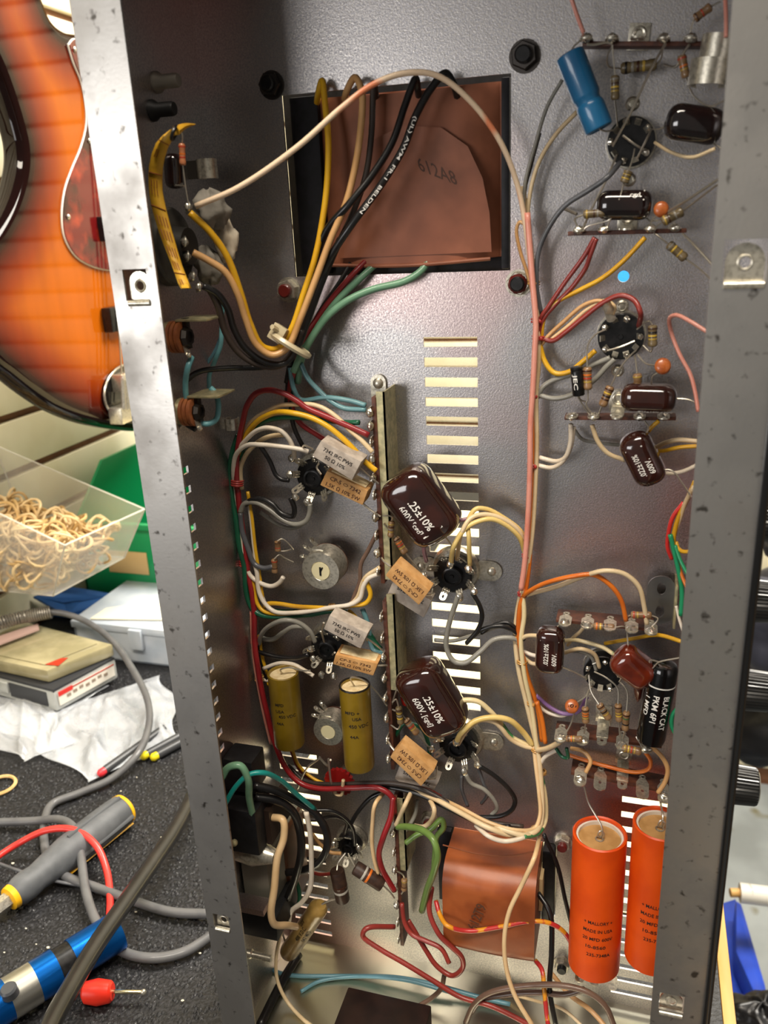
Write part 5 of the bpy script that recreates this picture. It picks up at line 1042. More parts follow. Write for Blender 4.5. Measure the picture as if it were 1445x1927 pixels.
# ================================================================== trimmer pots
def trimmer(x, y, r, lab, depth, h, slot=True, tail=None):
    c = P(x, y, h); R = r * mmpx(c); t = thing('trimmer_pot', lab, 'potentiometer', V(c[0], 0, c[2]), 'trimmer pots')
    f = c; b = c + V(0, depth, 0)
    MB().lathe(b, f, [(0, R), (.9, R), (1, R * .96), (1, R * .5), (.97, R * .46)], 44).build('metal_can', TIN, t)
    MB().lathe(f + V(0, 1.0, 0), f + V(0, -.1, 0), [(0, R * .47), (1, R * .46), (1, R * .02)], 32).build('centre_disc', mat('cream_plastic', 'd8cfa8', .5), t)
    if slot: MB().box(f + V(0, -.2, 0), (V(1, 0, 0), V(0, 1, 0), V(0, 0, 1)), (.5, .25, R * .22)).box(f + V(.8, -.2, R * .12), (V(.5, 0, .86), V(0, 1, 0), V(-.86, 0, .5)), (1.2, .25, .35)).build('driver_slot', BLACKP, t)
    MB().lathe(b, b + V(0, 2.5, 0), [(0, R * 1.02), (1, R * .9)], 40).build('rear_wafer', PHEN, t)
    MB().lathe(V(c[0], 0, c[2]), b, [(0, R * .35), (1, R * .35)], 16).build('bushing', TIN, t)
    MB().box(f + V(-R * .2, depth * .35, R * .98), (V(1, 0, 0), V(0, 1, 0), V(0, 0, 1)), (3.5, 2, .7)).build('can_tab', TIN, t, bevel=.2)
    for i, a in enumerate((2.2, 2.6, 3.0)):
        d = V(math.cos(a), 0, math.sin(a)); l = MB().eye(b + d * R * 1.25, d, V(0, 1, 0), 7, 3.6, .8, .5, tail=2.5).build('solder_lug', TIN, t); MB().ball(b + d * R * 1.4, 1.4, jit=.15).build('solder_blob', SOLDER, l)
    return t
trimmer(603, 1075, 38.5, 'round metal trimmer pot on the salmon patch of plate', 13, 22)
trimmer(617, 1378, 30, 'round metal trimmer pot between the mustard capacitors', 12, 20, slot=False)
# red serrated disc, part of a shaft lock near the bottom run
c = P(640, 1468, 12); mb = MB(); n = 40; rings = []
for yy, k in ((0, 1), (-2.5, 1)):
    rings.append([c + V((8.5 + (0.9 if j % 2 else 0)) * math.cos(2 * math.pi * j / n), yy, (8.5 + (0.9 if j % 2 else 0)) * math.sin(2 * math.pi * j / n)) for j in range(n)])
mb.sweep(None, rings); t = thing('serrated_disc', 'red serrated disc behind the lower mustard capacitor', 'disc', V(c[0], 0, c[2])); mb.build('disc', mat('red_plastic', '8f1512', .4, coat=.3), t, angle=20)
MB().lathe(V(c[0], 0, c[2]), c, [(0, 3), (1, 3)], 14).build('stem', TIN, t)
for s, lab in (('618,1428,20 620,1450 624,1476 630,1490,18', 'bare tinned wire left of the red disc'), ('560,1484,16 578,1445 600,1428,16', 'dark bare wire over the lower left vents'), ('622,1430,18 615,1440,12 600,1424,10', 'bent bare wire by the trimmer pot'), ('1085,403,10 1060,392,4', 'bare wire end near the plate at the second strip')):
    o = MB().tube(pts(s), .7, 6).build('bare_wire', LEAD); tag(o, lab, 'wire')
# bare jumper wires at the right
for s, lab in (('1252,82,20 1225,130,26 1190,205,26 1153,275,16', 'long bare wire slanting from the top strip to the top socket'), ('1160,292,14 1140,340,20 1110,400,22 1098,428,19', 'bare wire from the top socket to the second strip'), ('1258,398,28 1300,372 1362,330,50', 'upper bare wire running to the rim from the second strip'), ('1285,440,20 1310,465 1342,500,34', 'bare wire slanting down to the rim from the second strip'), ('1143,660,13 1170,652,14 1194,642,13', 'bare jumper wire across the second socket'), ('1172,255,12 1195,272,13 1212,282,12', 'bare jumper wire across the top socket'), ('1225,245,12 1215,265,16 1198,300,14', 'bare wire at the right of the top socket'), ('1104,84,20 1118,84 1140,80 1152,82,20', 'bare wire along the top tag strip'), ('1297,84,20 1286,100 1272,125 1250,122,12', 'bare wire below the right of the top tag strip')):
    o = MB().tube(pts(s), .5, 6).build('bare_wire', LEAD); tag(o, lab, 'wire', 'bare tinned wires')
# clear sleeve on the second socket
o = MB().tube(pts('1138,566,16 1146,585,14 1150,600,11'), 2.2, 10).build('clear_sleeve', mat('clear_sleeving', 'cfc7b4', .2, 0, trans=.6, alpha=.8)); tag(o, 'clear plastic sleeve above the second socket', 'sleeve')

# ================================================================== mains inlet and fuse block on the left wall, brown choke side, dark box
def blockbox(name, lab, cat, s, h0, h1, m, bevel=.8, x0=0.0):
    q = pts(s); return q
BP2 = mat('matte_black_plastic', '0f0f11', .5, 0, c2='17171a', scale=300)
def wallbox(px0, px1, h, x1, lab, name, cat, m=BP2):
    """box on the left wall: px0/px1 two opposite corners of its camera-facing face"""
    a, b = P(px0[0], px0[1], h), P(px1[0], px1[1], h); t = thing(name, lab, cat, V(0, -h / 2, b[2]))
    MB().bx(.1, max(a[0], b[0]), -h, -h + x1, min(a[2], b[2]), max(a[2], b[2])).build('housing', m, t, bevel=1.2)
    return t, a, b
t, a, b = wallbox((443, 1432), (480, 1496), 60, 16, 'small black block at the chassis corner behind the pale green wire', 'mains_inlet', 'socket')
t, a, b = wallbox((432, 1523), (489, 1612), 70, 20, 'black mains socket block on the left wall', 'mains_socket', 'socket')
MB().ball(P(441, 1586, 74), 2.0).build('screw_head', BRASS, t)
MB().bx(b[0], b[0] + 3, -60, -34, b[2], a[2] - 6).build('side_plate', mat('brown_side', '2a1d16', .5), t)
MB().lathe(V(2, -60, b[2] - 6), V(26, -60, b[2] - 8), [(0, 7), (.5, 8), (1, 4)], 20).build('cord_bushing', TIN, t)
t, a, b = wallbox((455, 1716), (524, 1773), 62, 30, 'lower black fuse block near the end wall', 'fuse_block', 'fuse holder')
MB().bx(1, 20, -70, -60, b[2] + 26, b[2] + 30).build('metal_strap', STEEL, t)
# brown paper-covered choke behind the mains wires
q0, q1 = P(520, 1560, 30), P(572, 1715, 30); t = thing('choke_coil', 'brown paper choke coil behind the thick black mains wires', 'choke', V((q0[0] + q1[0]) / 2, 0, q1[2]))
MB().bx(q0[0], q1[0] - 6, -34, -4, q1[2], q0[2]).build('paper_coil', mat('dark_brown_paper', '5a3418', .5, 0, c2='452611', scale=40), t, bevel=5, bseg=3)
s0, s1 = P(440, 1608, 56), P(512, 1714, 56); MB().bx(1, s1[0], -56, -6, s1[2], s0[2]).build('core_frame', mat('dull_zinc_cover', '7f7c70', .5, .4), t, bevel=1.5)
# ribbed dark box on the end wall
q = P(655, 1857, 62); r = P(812, 1891, 62); l = V(0, 0, 0)
t = thing('relay_box', 'dark brown box at the bottom edge above the end wall', 'box', V((q[0] + r[0]) / 2, -75, 2))
zt = (q[2] + r[2]) / 2
bx_ = MB().bx(q[0], r[0], -91, -62, 1.4, zt); bx_.build('cover', mat('dark_brown_bakelite', '1c1210', .35, 0, c2='261814', scale=100), t, bevel=1.2)
MB().bx(q[0] - 2, r[0] + 2, -90, -64, 1.3, 3.2).build('base_flange', DKN, t)
# metal stud on the left wall low down
c = PX(470, 1795, 2); t = MB().lathe((0, c[1], c[2]), (16, c[1], c[2]), [(0, 3), (.2, 3), (.25, 2.2), (1, 2)], 14).build('metal_stud', TIN); tag(t, 'metal stud on the left wall just above the end wall', 'stud')

# ================================================================== background: electric bass on the slat wall
XG = -330.0
def GP(x, y, dx=0.0): return PX(x, y, XG + dx)
SB = bpy.data.materials.new('sunburst_lacquer'); SB.use_nodes = True; nt = SB.node_tree; bs = nt.nodes['Principled BSDF']; bs.inputs['Roughness'].default_value = .16; bs.inputs['Coat Weight'].default_value = .55; bs.inputs['Coat Roughness'].default_value = .05; bs.inputs['Specular IOR Level'].default_value = 0.0
at = nt.nodes.new('ShaderNodeAttribute'); at.attribute_name = 'edge_distance'; cr = nt.nodes.new('ShaderNodeValToRGB'); nt.links.new(at.outputs['Fac'], cr.inputs[0])
el = cr.color_ramp.elements; el[0].position = 0; el[0].color = lin('120605'); el[1].position = 1; el[1].color = lin('b2590c')
for p_, c_ in ((.14, '1c0805'), (.32, '5e1c0b'), (.52, '86330c'), (.78, 'a8520d')): e = el.new(p_); e.color = lin(c_)
nz = nt.nodes.new('ShaderNodeTexNoise'); nz.inputs['Scale'].default_value = 9; tcg = nt.nodes.new('ShaderNodeTexCoord'); mpg = nt.nodes.new('ShaderNodeMapping'); mpg.inputs['Scale'].default_value = (1, 6, .6); nt.links.new(tcg.outputs['Object'], mpg.inputs[0]); nt.links.new(mpg.outputs[0], nz.inputs['Vector'])
mxg = nt.nodes.new('ShaderNodeMix'); mxg.data_type = 'RGBA'; mxg.blend_type = 'MULTIPLY'; mxg.inputs[0].default_value = .35; nt.links.new(cr.outputs[0], mxg.inputs[6]); nt.links.new(nz.outputs[0], mxg.inputs[7]); nt.links.new(mxg.outputs[2], bs.inputs['Base Color'])
outl = [(262, 812), (215, 806), (160, 793), (110, 772), (65, 742), (30, 714), (0, 690), (-38, 645), (-58, 590), (-58, 535), (-35, 475), (0, 425), (22, 385), (36, 346), (44, 305), (43, 270), (35, 235), (20, 185), (0, 130), (-28, 70), (-50, 0), (-48, -70), (-15, -110), (25, -105), (60, -60), (85, 0), (100, 35), (122, 55), (155, 63), (205, 62), (250, 50), (300, 20), (345, 30), (372, 90), (365, 170), (345, 240), (335, 320), (350, 400), (395, 480), (430, 570), (430, 660), (395, 740), (330, 795)]
pl3 = catmull([GP(*q) for q in outl] + [GP(*outl[0])], 5)[:-1]; N_ = len(pl3)
pg = np.array([[q[1], q[2]] for q in pl3]); ctr = pg.mean(0)
def inset(d):
    out = []
    for i in range(N_):
        t_ = pg[(i + 2) % N_] - pg[(i - 2) % N_]; n_ = np.array([-t_[1], t_[0]]); n_ /= np.linalg.norm(n_) + 1e-9
        if n_ @ (ctr - pg[i]) < 0 and False: n_ = -n_
        out.append(pg[i] + n_ * d)
    return out
sgn = -1 if sum(pg[i][0] * pg[(i + 1) % N_][1] - pg[(i + 1) % N_][0] * pg[i][1] for i in range(N_)) < 0 else 1
bass = thing('bass_guitar', 'sunburst electric bass with tortoiseshell pickguard hanging on the slat wall', 'bass guitar', GP(225, 800, -12))
from mathutils.geometry import delaunay_2d_cdt
rings = []
for (dx, ins) in ((-26, 5), (-23.5, 2), (-19, 0), (-9, 0), (-3.5, 1.6), (-1, 4.5), (0, 9)):
    rings.append([V(XG + dx, q[0], q[1]) for q in inset(sgn * ins)])
vv = [q for r in rings for q in r]; ff = [(i * N_ + j, i * N_ + (j + 1) % N_, (i + 1) * N_ + (j + 1) % N_, (i + 1) * N_ + j) for i in range(len(rings) - 1) for j in range(N_)]
ff.append(tuple(range(N_)))
sa = pg; sb_ = np.roll(pg, -1, 0); sd_ = sb_ - sa; sl_ = (sd_ ** 2).sum(1)
def edist(y, z):
    q = np.array([y, z]); t_ = np.clip(((q - sa) * sd_).sum(1) / sl_, 0, 1); return np.sqrt((((sa + sd_ * t_[:, None]) - q) ** 2).sum(1).min())
def inside(y, z):
    c = False
    for i in range(N_):
        (y0, z0), (y1, z1) = sa[i], sb_[i]
        if (z0 > z) != (z1 > z) and y < (y1 - y0) * (z - z0) / (z1 - z0) + y0: c = not c
    return c
fr2 = [(q[1], q[2]) for q in rings[-1]]; n0 = len(fr2)
for y in np.arange(pg[:, 0].min(), pg[:, 0].max(), 9.0):
    for z in np.arange(pg[:, 1].min(), pg[:, 1].max(), 9.0):
        if inside(y, z) and edist(y, z) > 13: fr2.append((y, z))
dv, de, df, *_r = delaunay_2d_cdt([Vector(q) for q in fr2], [(i, (i + 1) % n0) for i in range(n0)], [], 1, 1e-4)
o0 = len(vv); vv += [V(XG, q[0], q[1]) for q in dv]; ff += [tuple(o0 + i for i in f) for f in df]
ed = [min(edist(q[1], q[2]) / 80, 1) if q[0] > XG - 4 else 0 for q in vv]
me = bpy.data.meshes.new('body'); bb = np.array(bass['_b']); me.from_pydata([tuple((q - bb) * S) for q in vv], [], ff); at_ = me.attributes.new('edge_distance', 'FLOAT', 'POINT')
for i, e in enumerate(ed): at_.data[i].value = e
bm = bmesh.new(); bm.from_mesh(me); bmesh.ops.triangulate(bm, faces=[f for f in bm.faces if len(f.verts) > 4]); bmesh.ops.recalc_face_normals(bm, faces=bm.faces); bm.to_mesh(me); bm.free()
for p_ in me.polygons: p_.use_smooth = True
me.set_sharp_from_angle(angle=math.radians(50)); me.materials.append(SB); bo = bpy.data.objects.new('body', me); col.objects.link(bo); bo.parent = bass; bo['_b'] = list(bb)
TORT = mat('tortoiseshell', '5c0f10', .15, 0, c2='8f2c18', scale=45, lo=.5, hi=.68, detail=5, c3='2c0708', scale3=30, lo3=.5, hi3=.65, coat=.3)
gl = [(128, 85), (138, 74), (152, 80), (230, 90), (300, 120), (320, 300), (310, 440), (255, 505), (204, 508), (166, 498), (138, 478), (121, 446), (116, 408), (121, 360), (135, 318), (152, 277), (162, 235), (161, 194), (152, 152), (138, 118)]
gp = catmull([GP(*q, 1.0) for q in gl] + [GP(*gl[0], 1.0)], 4)[:-1]
c_ = sum(gp) / len(gp)
gu = MB().prism(gp, (2.2, 0, 0)).build('pickguard', TORT, bass)
MB().tube(gp + [gp[0]], 1.1, 6, smooth=False).build('pickguard_binding', WHITE, gu)
for (x, y) in ((141, 93), (169, 265), (129, 408)): MB().ball(GP(x, y, 4), 2.6, (.6, 1, 1)).build('pickguard_screw', TIN, gu)
def gbox(x0, y0, x1, y1, z, m, name, par=bass, dx=3):
    a, b = GP(x0, y0, dx), GP(x1, y1, dx); return MB().bx(XG + dx - 2, XG + dx + z, min(a[1], b[1]), max(a[1], b[1]), min(a[2], b[2]), max(a[2], b[2])).build(name, m, par, bevel=1.5)
gbox(181, 408, 230, 452, 9, BLACKP, 'pickup'); gbox(192, 580, 235, 618, 9, BLACKP, 'finger_rest')
pc = GP(238, 735); pr_ = GP(188, 735)
MB().lathe(V(XG, pc[1], pc[2]), V(XG + 4, pc[1], pc[2]), [(0, 1), (1, 1)], 36, sx=abs(pc[1] - pr_[1]), sy=29, up=(0, 0, 1)).build('bridge_plate', BLACKG, bass)
MB().tube([V(XG + 4, pc[1] + abs(pc[1] - pr_[1]) * math.cos(a), pc[2] + 29 * math.sin(a)) for a in np.linspace(0, 2 * math.pi, 33)], 1.2, 6, smooth=False).build('chrome_rim', TIN, bass)
gbox(210, 706, 262, 722, 14, TIN, 'bridge_saddle', dx=6); gbox(205, 768, 262, 778, 14, TIN, 'bridge_tail', dx=6)
for i, (x0, x1) in enumerate(((219, 232), (226, 238), (233, 244), (240, 250))):
    MB().tube([GP(x1, 774, 16), GP(x0 + 6, 640, 14), GP(x0 - 8, 480, 12), GP(x0 - 20, 300, 12), GP(x0 - 40, -50, 12)], .9, 6).build('string', mat('nickel_string', 'cfc6b4', .3, 1), bass)
    MB().tube([GP(x1 - 2, 715, 20), GP(x1 + 1, 770, 20)], 2.4, 8).build('saddle_barrel', TIN, bass)
a, b = GP(165, 66), GP(235, 66); MB().bx(XG - 16, XG + 6, a[1], b[1], a[2] - 40, a[2] + 420).build('neck', mat('maple_neck', 'c8964f', .3, coat=.5), bass, bevel=5)
h = thing('guitar_hanger', 'black wall hanger holding the bass neck above the picture', 'hanger', (XW, (a[1] + b[1]) / 2, a[2] + 400)); MB().bx(XW, XG - 14, (a[1] + b[1]) / 2 - 8, (a[1] + b[1]) / 2 + 8, a[2] + 392, a[2] + 408).build('arm', BLACKP, h, bevel=1); MB().bx(XW, XW + 4, (a[1] + b[1]) / 2 - 30, (a[1] + b[1]) / 2 + 30, a[2] + 360, a[2] + 440).build('wall_plate', BLACKP, h)

# ---- clear hopper of rubber bands on the slat wall
CLR = mat('clear_acrylic', 'f0ece2', .12, 0, trans=.0, alpha=.22, coat=.4); CLE = mat('acrylic_edge', 'e4e0d4', .2, 0, alpha=.55)
Nn, Rr = PZ(122, 1026, 170), PZ(272, 958, 170); N2b, R2b = PZ(100, 1121, 96), PZ(234, 1049, 96)
yb0, yb1 = Nn[1] - 6, Rr[1] + 2; Bt = PX(123, 843, XW + 6); Gt = V(XW + 4, Nn[1] - 10, 236); zt = 238
B2 = V(XW + 4, Rr[1], zt); B0 = V(XW + 4, R2b[1], 96); G0 = V(XW + 4, N2b[1], 96)
hop = thing('clear_bin', 'clear acrylic hopper bin of rubber bands hooked on the slat wall', 'bin', (XW + 60, (Nn[1] + Rr[1]) / 2, 96))
Gm = PX(0, 925, XW + 90)
def panel(q, name, th=1.2, m=CLR):
    q = [np.asarray(a, float) for a in q]; n_ = unit(np.cross(q[1] - q[0], q[2] - q[0])); o = MB().prism(q, n_ * th).build(name, m, hop)
    MB().tube(q + [q[0]], .9, 6, smooth=False).build('edge', CLE, o); return o
topG = V(XW + 4, Nn[1], zt)
panel([Nn, Rr, R2b, N2b], 'front_panel'); panel([Rr, B2, B0, R2b], 'side_panel'); panel([Nn, topG, G0, N2b], 'side_panel'); panel([topG, B2, B0, G0], 'back_panel'); panel([N2b, R2b, B0, G0], 'floor_panel')
RB = [mat('rubber_band_tan', 'cfae78', .55, 0, c2='bd9a62', scale=60), mat('rubber_band_pale', 'ddc292', .55)]
protos = []
random.seed(21)
for k in range(6):
    n = 16; a_ = random.uniform(9, 17); b_ = a_ * random.uniform(.45, .9); ph = [random.uniform(0, 6.3) for _ in range(3)]
    p_ = [V(a_ * math.cos(t_) + 2.0 * math.sin(2 * t_ + ph[0]), b_ * math.sin(t_) + 1.6 * math.sin(3 * t_ + ph[1]), 2.2 * math.sin(2 * t_ + ph[2])) for t_ in np.linspace(0, 2 * math.pi, n + 1)]
    protos.append(MB().tube(p_, 1.55, 5, smooth=False))
base_me = [None] * 6; cnt = 0
for i in range(295):
    u, v = random.random(), random.random(); w = random.random() ** .8
    top = Nn * (1 - u) + Rr * u; bk = topG * (1 - u) + B2 * u; fl0 = N2b * (1 - u) + R2b * u; bk0 = G0 * (1 - u) + B0 * u
    f = .1 + .8 * v; lo_ = fl0 * (1 - f) + bk0 * f; hi_ = top * (1 - f) + bk * f; hi_[2] = min(hi_[2], 160 + 45 * f + 12 * math.sin(5 * u))
    c_ = lo_ + (hi_ - lo_) * (.1 + .82 * w)
    c_[1] = min(max(c_[1], Nn[1] + 22), Rr[1] - 14)
    k = i % 6
    if base_me[k] is None: o = protos[k].build('rubber_band', RB[k % 2], base=(0, 0, 0)); base_me[k] = o.data
    else: o = bpy.data.objects.new('rubber_band', base_me[k]); col.objects.link(o)
    o.location = Vector(c_ * S); o.rotation_euler = (random.uniform(-1.2, 1.2), random.uniform(-1.2, 1.2), random.uniform(0, 6.3))
    tag(o, 'tan rubber band in the clear hopper bin', 'rubber band', 'rubber bands in the clear bin')
# ---- green parts bin on the bench behind
GRN = mat('green_plastic', '0f8a52', .35, 0, coat=.2); GRD = GRN
g0 = PZ(170, 1120, 20); Y0 = g0[1]; X0g = g0[0] - 4; zl = P(215, 985, -Y0)[2]
bz = thing('parts_bin', 'green plastic parts bin with a tan label behind the chassis rim', 'bin', (X0g + 90, Y0 + 100, 0))
Lb = PX(262, 875, X0g); 
MB().prism([V(X0g, Y0, 0), V(X0g, Y0, zl), V(X0g, Y0 + 70, zl + 60), V(X0g, Y0 + 230, zl + 60), V(X0g, Y0 + 230, 0)], (4, 0, 0)).build('side_panel', GRN, bz, bevel=.8)
MB().prism([V(X0g + 200, Y0, 0), V(X0g + 200, Y0, zl), V(X0g + 200, Y0 + 70, zl + 60), V(X0g + 200, Y0 + 230, zl + 60), V(X0g + 200, Y0 + 230, 0)], (4, 0, 0)).build('side_panel', GRN, bz, bevel=.8)
fr_ = MB().bx(X0g, X0g + 204, Y0, Y0 + 4, 0, zl).build('front_panel', GRN, bz, bevel=.8); MB().bx(X0g - 2, X0g + 206, Y0 - 5, Y0 + 3, zl - 5, zl + 2).build('lip', GRN, bz, bevel=1)
MB().bx(X0g, X0g + 204, Y0 + 226, Y0 + 230, 0, zl + 60).build('back_panel', GRN, bz); MB().bx(X0g, X0g + 204, Y0, Y0 + 230, 0, 4).build('floor_panel', GRN, bz)
a, b = P(200, 1035, -(Y0 - 1)), P(281, 1082, -(Y0 - 1)); MB().bx(a[0], b[0], Y0 - 1.5, Y0 - .1, b[2], a[2]).build('card_label', mat('tan_card', 'c7a772', .7), bz, bevel=.5)
# ---- blue tray under the hopper
BLU = mat('blue_plastic', '1f4a80', .45); a = PZ(125, 1152, 12); t = thing('blue_tray', 'dark blue plastic tray under the clear hopper bin', 'tray', a)
for q, nm in (([(62, 1122), (128, 1103), (222, 1118), (205, 1142), (125, 1158)], 'tray_panel'), ([(100, 1140), (128, 1158), (190, 1150), (160, 1112), (110, 1108)], 'tray_panel')):
    MB().prism([PZ(x, y, 42 if nm == 'tray_panel' and y < 1125 else 22) for x, y in q], (0, 0, -3)).build(nm, BLU, t, bevel=.6)
MB().bx(a[0] - 60, a[0] + 20, a[1] + 5, a[1] + 50, 0, 20).build('tray_base', BLU, t, bevel=2)
# ---- clear organiser box with papers on it
OG = mat('cloudy_plastic', 'd5dce4', .3, 0, alpha=.75, c2='c2ccd8', scale=30); f0, f1 = PZ(205, 1240, 0), PZ(345, 1240, 0); yo = f0[1]; zo = P(260, 1180, -yo)[2]
og = thing('organiser_box', 'cloudy plastic organiser box with divided compartments behind the cases', 'box', ((f0[0] + f1[0]) / 2, yo + 60, 0))
x0o, x1o = f0[0] - 40, f1[0] + 30
MB().bx(x0o, x1o, yo, yo + 3, 0, zo - 8).bx(x0o, x1o, yo + 117, yo + 120, 0, zo - 8).bx(x0o, x0o + 3, yo, yo + 120, 0, zo - 8).bx(x1o - 3, x1o, yo, yo + 120, 0, zo - 8).bx(x0o, x1o, yo, yo + 120, 0, 2).build('tray', OG, og)
MB().bx(x0o - 2, x1o + 2, yo - 2, yo + 122, zo - 8, zo).build('lid', OG, og, bevel=1)
for k in range(6): MB().bx(x0o + 20 + k * 28, x0o + 22 + k * 28, yo + 2, yo + 118, 2, zo - 9).build('divider', OG, og)
a = P(255, 1200, -yo + 4); MB().bx(a[0] - 8, a[0] + 8, yo - 6, yo - 1, zo - 26, zo - 2).build('latch', OG, og, bevel=1)
q = [PZ(170, 1166, zo + 1), PZ(200, 1146, zo + 1), PZ(330, 1128, zo + 1), PZ(335, 1168, zo + 1)]
o = MB().prism(q, (0, 0, 1.5)).build('paper_pad', mat('cream_paper', 'e6dfc8', .7)); tag(o, 'cream paper pad on top of the organiser box', 'paper')
# ---- two small cases stacked on the bag
def case(q, z0, z1, lab, m, name='plastic_case'):
    p_ = [PZ(x, y, z1) for x, y in q]; t = thing(name, lab, 'case', V(p_[1][0], p_[1][1], z0)); return t, p_
CC = mat('smoky_clear_plastic', 'a39a78', .18, 0, c2='8c8464', scale=30, coat=.8); CK = mat('charcoal_plastic', '2c2d30', .4); CG = mat('clear_grey_plastic', 'a8aaa6', .2, 0, coat=.6)
t, p_ = case([(-70, 1255), (100, 1300), (216, 1238), (60, 1205)], 2, 30, 'charcoal bit case with a red and white printed label under the smoky case', CK)
MB().prism([p - V(0, 0, 24) for p in p_], (0, 0, 24)).build('tray', CG, t, bevel=1.5)
MB().prism([p - V(0, 0, 3) for p in p_], (0, 0, 4)).build('lid', CK, t, bevel=1)
a_, b_ = p_[1], p_[2]; dd = unit(b_ - a_); L_ = np.linalg.norm(b_ - a_); nn_ = unit(np.cross(dd, V(0, 0, 1)))
if nn_ @ (CAM - a_) < 0: nn_ = -nn_
lbm = MB().box((a_ + b_) / 2 - V(0, 0, 12) + nn_ * .8, (dd, nn_, V(0, 0, 1)), (L_ * .45, .5, 7)).build('printed_label', WHITE, t)
MB().box((a_ + b_) / 2 - V(0, 0, 5.6) + nn_ * 1.4, (dd, nn_, V(0, 0, 1)), (L_ * .45, .2, .8)).build('red_stripe', BAND['red'], lbm)
MB().box(a_ + dd * L_ * .16 - V(0, 0, 6) + nn_ * 1.5, (dd, nn_, V(0, 0, 1)), (L_ * .11, .3, 2.4)).build('red_block', mat('label_red', 'c8271f', .5), lbm)
for i in range(7): MB().box(a_ + dd * L_ * (.2 + .1 * i) - V(0, 0, 12 - .8 * (i % 3)) + nn_ * 1.5, (dd, nn_, V(0, 0, 1)), (L_ * .03, .2, 1.6)).build('printed_mark', mat('label_grey_brown', '8a7a6a', .6), lbm)
a_, b_ = p_[0], p_[1]; dd = unit(b_ - a_); nn_ = unit(np.cross(dd, V(0, 0, 1))); 
if nn_ @ (CAM - a_) < 0: nn_ = -nn_
MB().box(a_ + (b_ - a_) * .72 - V(0, 0, 12) + nn_ * .6, (dd, nn_, V(0, 0, 1)), (np.linalg.norm(b_ - a_) * .2, .4, 8)).build('dark_panel', CK, t)
MB().box(a_ + (b_ - a_) * .46 - V(0, 0, 10) + nn_ * 1.4, (dd, nn_, V(0, 0, 1)), (7, 1.5, 6)).build('latch', CG, t, bevel=1)
t, p_ = case([(-70, 1228), (88, 1262), (212, 1212), (40, 1168)], 31, 46, 'smoky clear plastic case on top of the charcoal case', CC)
MB().prism([p - V(0, 0, 14) for p in p_], (0, 0, 14)).build('shell', CC, t, bevel=2)
MB().prism([p_[0] * .8 + sum(p_) / 4 * .2 + V(0, 0, .1), p_[1] * .8 + sum(p_) / 4 * .2 + V(0, 0, .1), p_[2] * .8 + sum(p_) / 4 * .2 + V(0, 0, .1), p_[3] * .8 + sum(p_) / 4 * .2 + V(0, 0, .1)], (0, 0, 1.2)).build('raised_panel', CC, t, bevel=.5)
MB().prism([PZ(75, 1250, 46.6), PZ(110, 1253, 46.6), PZ(128, 1238, 46.6), PZ(95, 1240, 46.6)], (0, 0, .3)).build('sticker', BAND['red'], t)
q = [PZ(-20, 1225, 32), PZ(0, 1208, 34), PZ(72, 1178, 34), PZ(70, 1186, 32)]
o = MB().prism([PZ(-20, 1206, 52), PZ(72, 1176, 52), PZ(74, 1186, 52), PZ(-20, 1222, 52)], (0, 0, 2)).build('plastic_sleeve', mat('pink_clear_sleeve', 'c9a9a0', .3, alpha=.85)); tag(o, 'pinkish plastic sleeve at the left edge on the smoky case', 'sleeve')
# ---- plastic bag: a crumpled film
def film(name, lab, q, z, amp, m, seed, n=64):
    random.seed(seed); c = [PZ(x, y, 2) for x, y in q]; ph = [(random.uniform(.03, .12), random.uniform(.03, .12), random.uniform(0, 6.3), random.uniform(.4, 1)) for _ in range(10)]; vv = []
    for i in range(n + 1):
        for j in range(n + 1):
            u, v = i / n, j / n; p_ = (c[0] * (1 - u) + c[1] * u) * (1 - v) + (c[3] * (1 - u) + c[2] * u) * v
            h_ = sum(w * (1 - abs(math.sin(.7 * a * p_[0] + .7 * b * p_[1] + f))) ** 3 for a, b, f, w in ph) / 3.2; e = min(1, 6 * min(u, 1 - u, v, 1 - v) + .15)
            jit = 6 * math.sin(9 * u + 4 * v) * (1 if min(u, 1 - u, v, 1 - v) < .03 else .4)
            vv.append(p_ + V(jit, jit * .6, z + amp * h_ * e))
    ff = [(i * (n + 1) + j, (i + 1) * (n + 1) + j, (i + 1) * (n + 1) + j + 1, i * (n + 1) + j + 1) for i in range(n) for j in range(n)]
    o = MB().add(vv, ff).build(name, m, angle=60); tag(o, lab, 'bag'); sol = o.modifiers.new('film', 'SOLIDIFY'); sol.thickness = .0004; return o
BAGM = mat('polythene_film', 'e8ecf2', .12, 0, alpha=.36, c2='cfd4da', scale=40, coat=1.0); BAG2 = mat('thin_polythene_film', 'dfe2e6', .1, 0, alpha=.28, coat=.6)
film('plastic_bag', 'large milky plastic bag under the two small cases', [(20, 1360), (160, 1475), (345, 1400), (310, 1270)], 0, 9, BAGM, 4)
film('plastic_bag', 'thin clear plastic bag corner at the left edge', [(-60, 1370), (40, 1440), (150, 1400), (60, 1290)], 2, 12, BAG2, 8)
film('plastic_bag', 'milky plastic bag beneath, reaching to the left edge', [(-90, 1340), (60, 1400), (200, 1290), (60, 1230)], -1, 8, BAGM, 12)
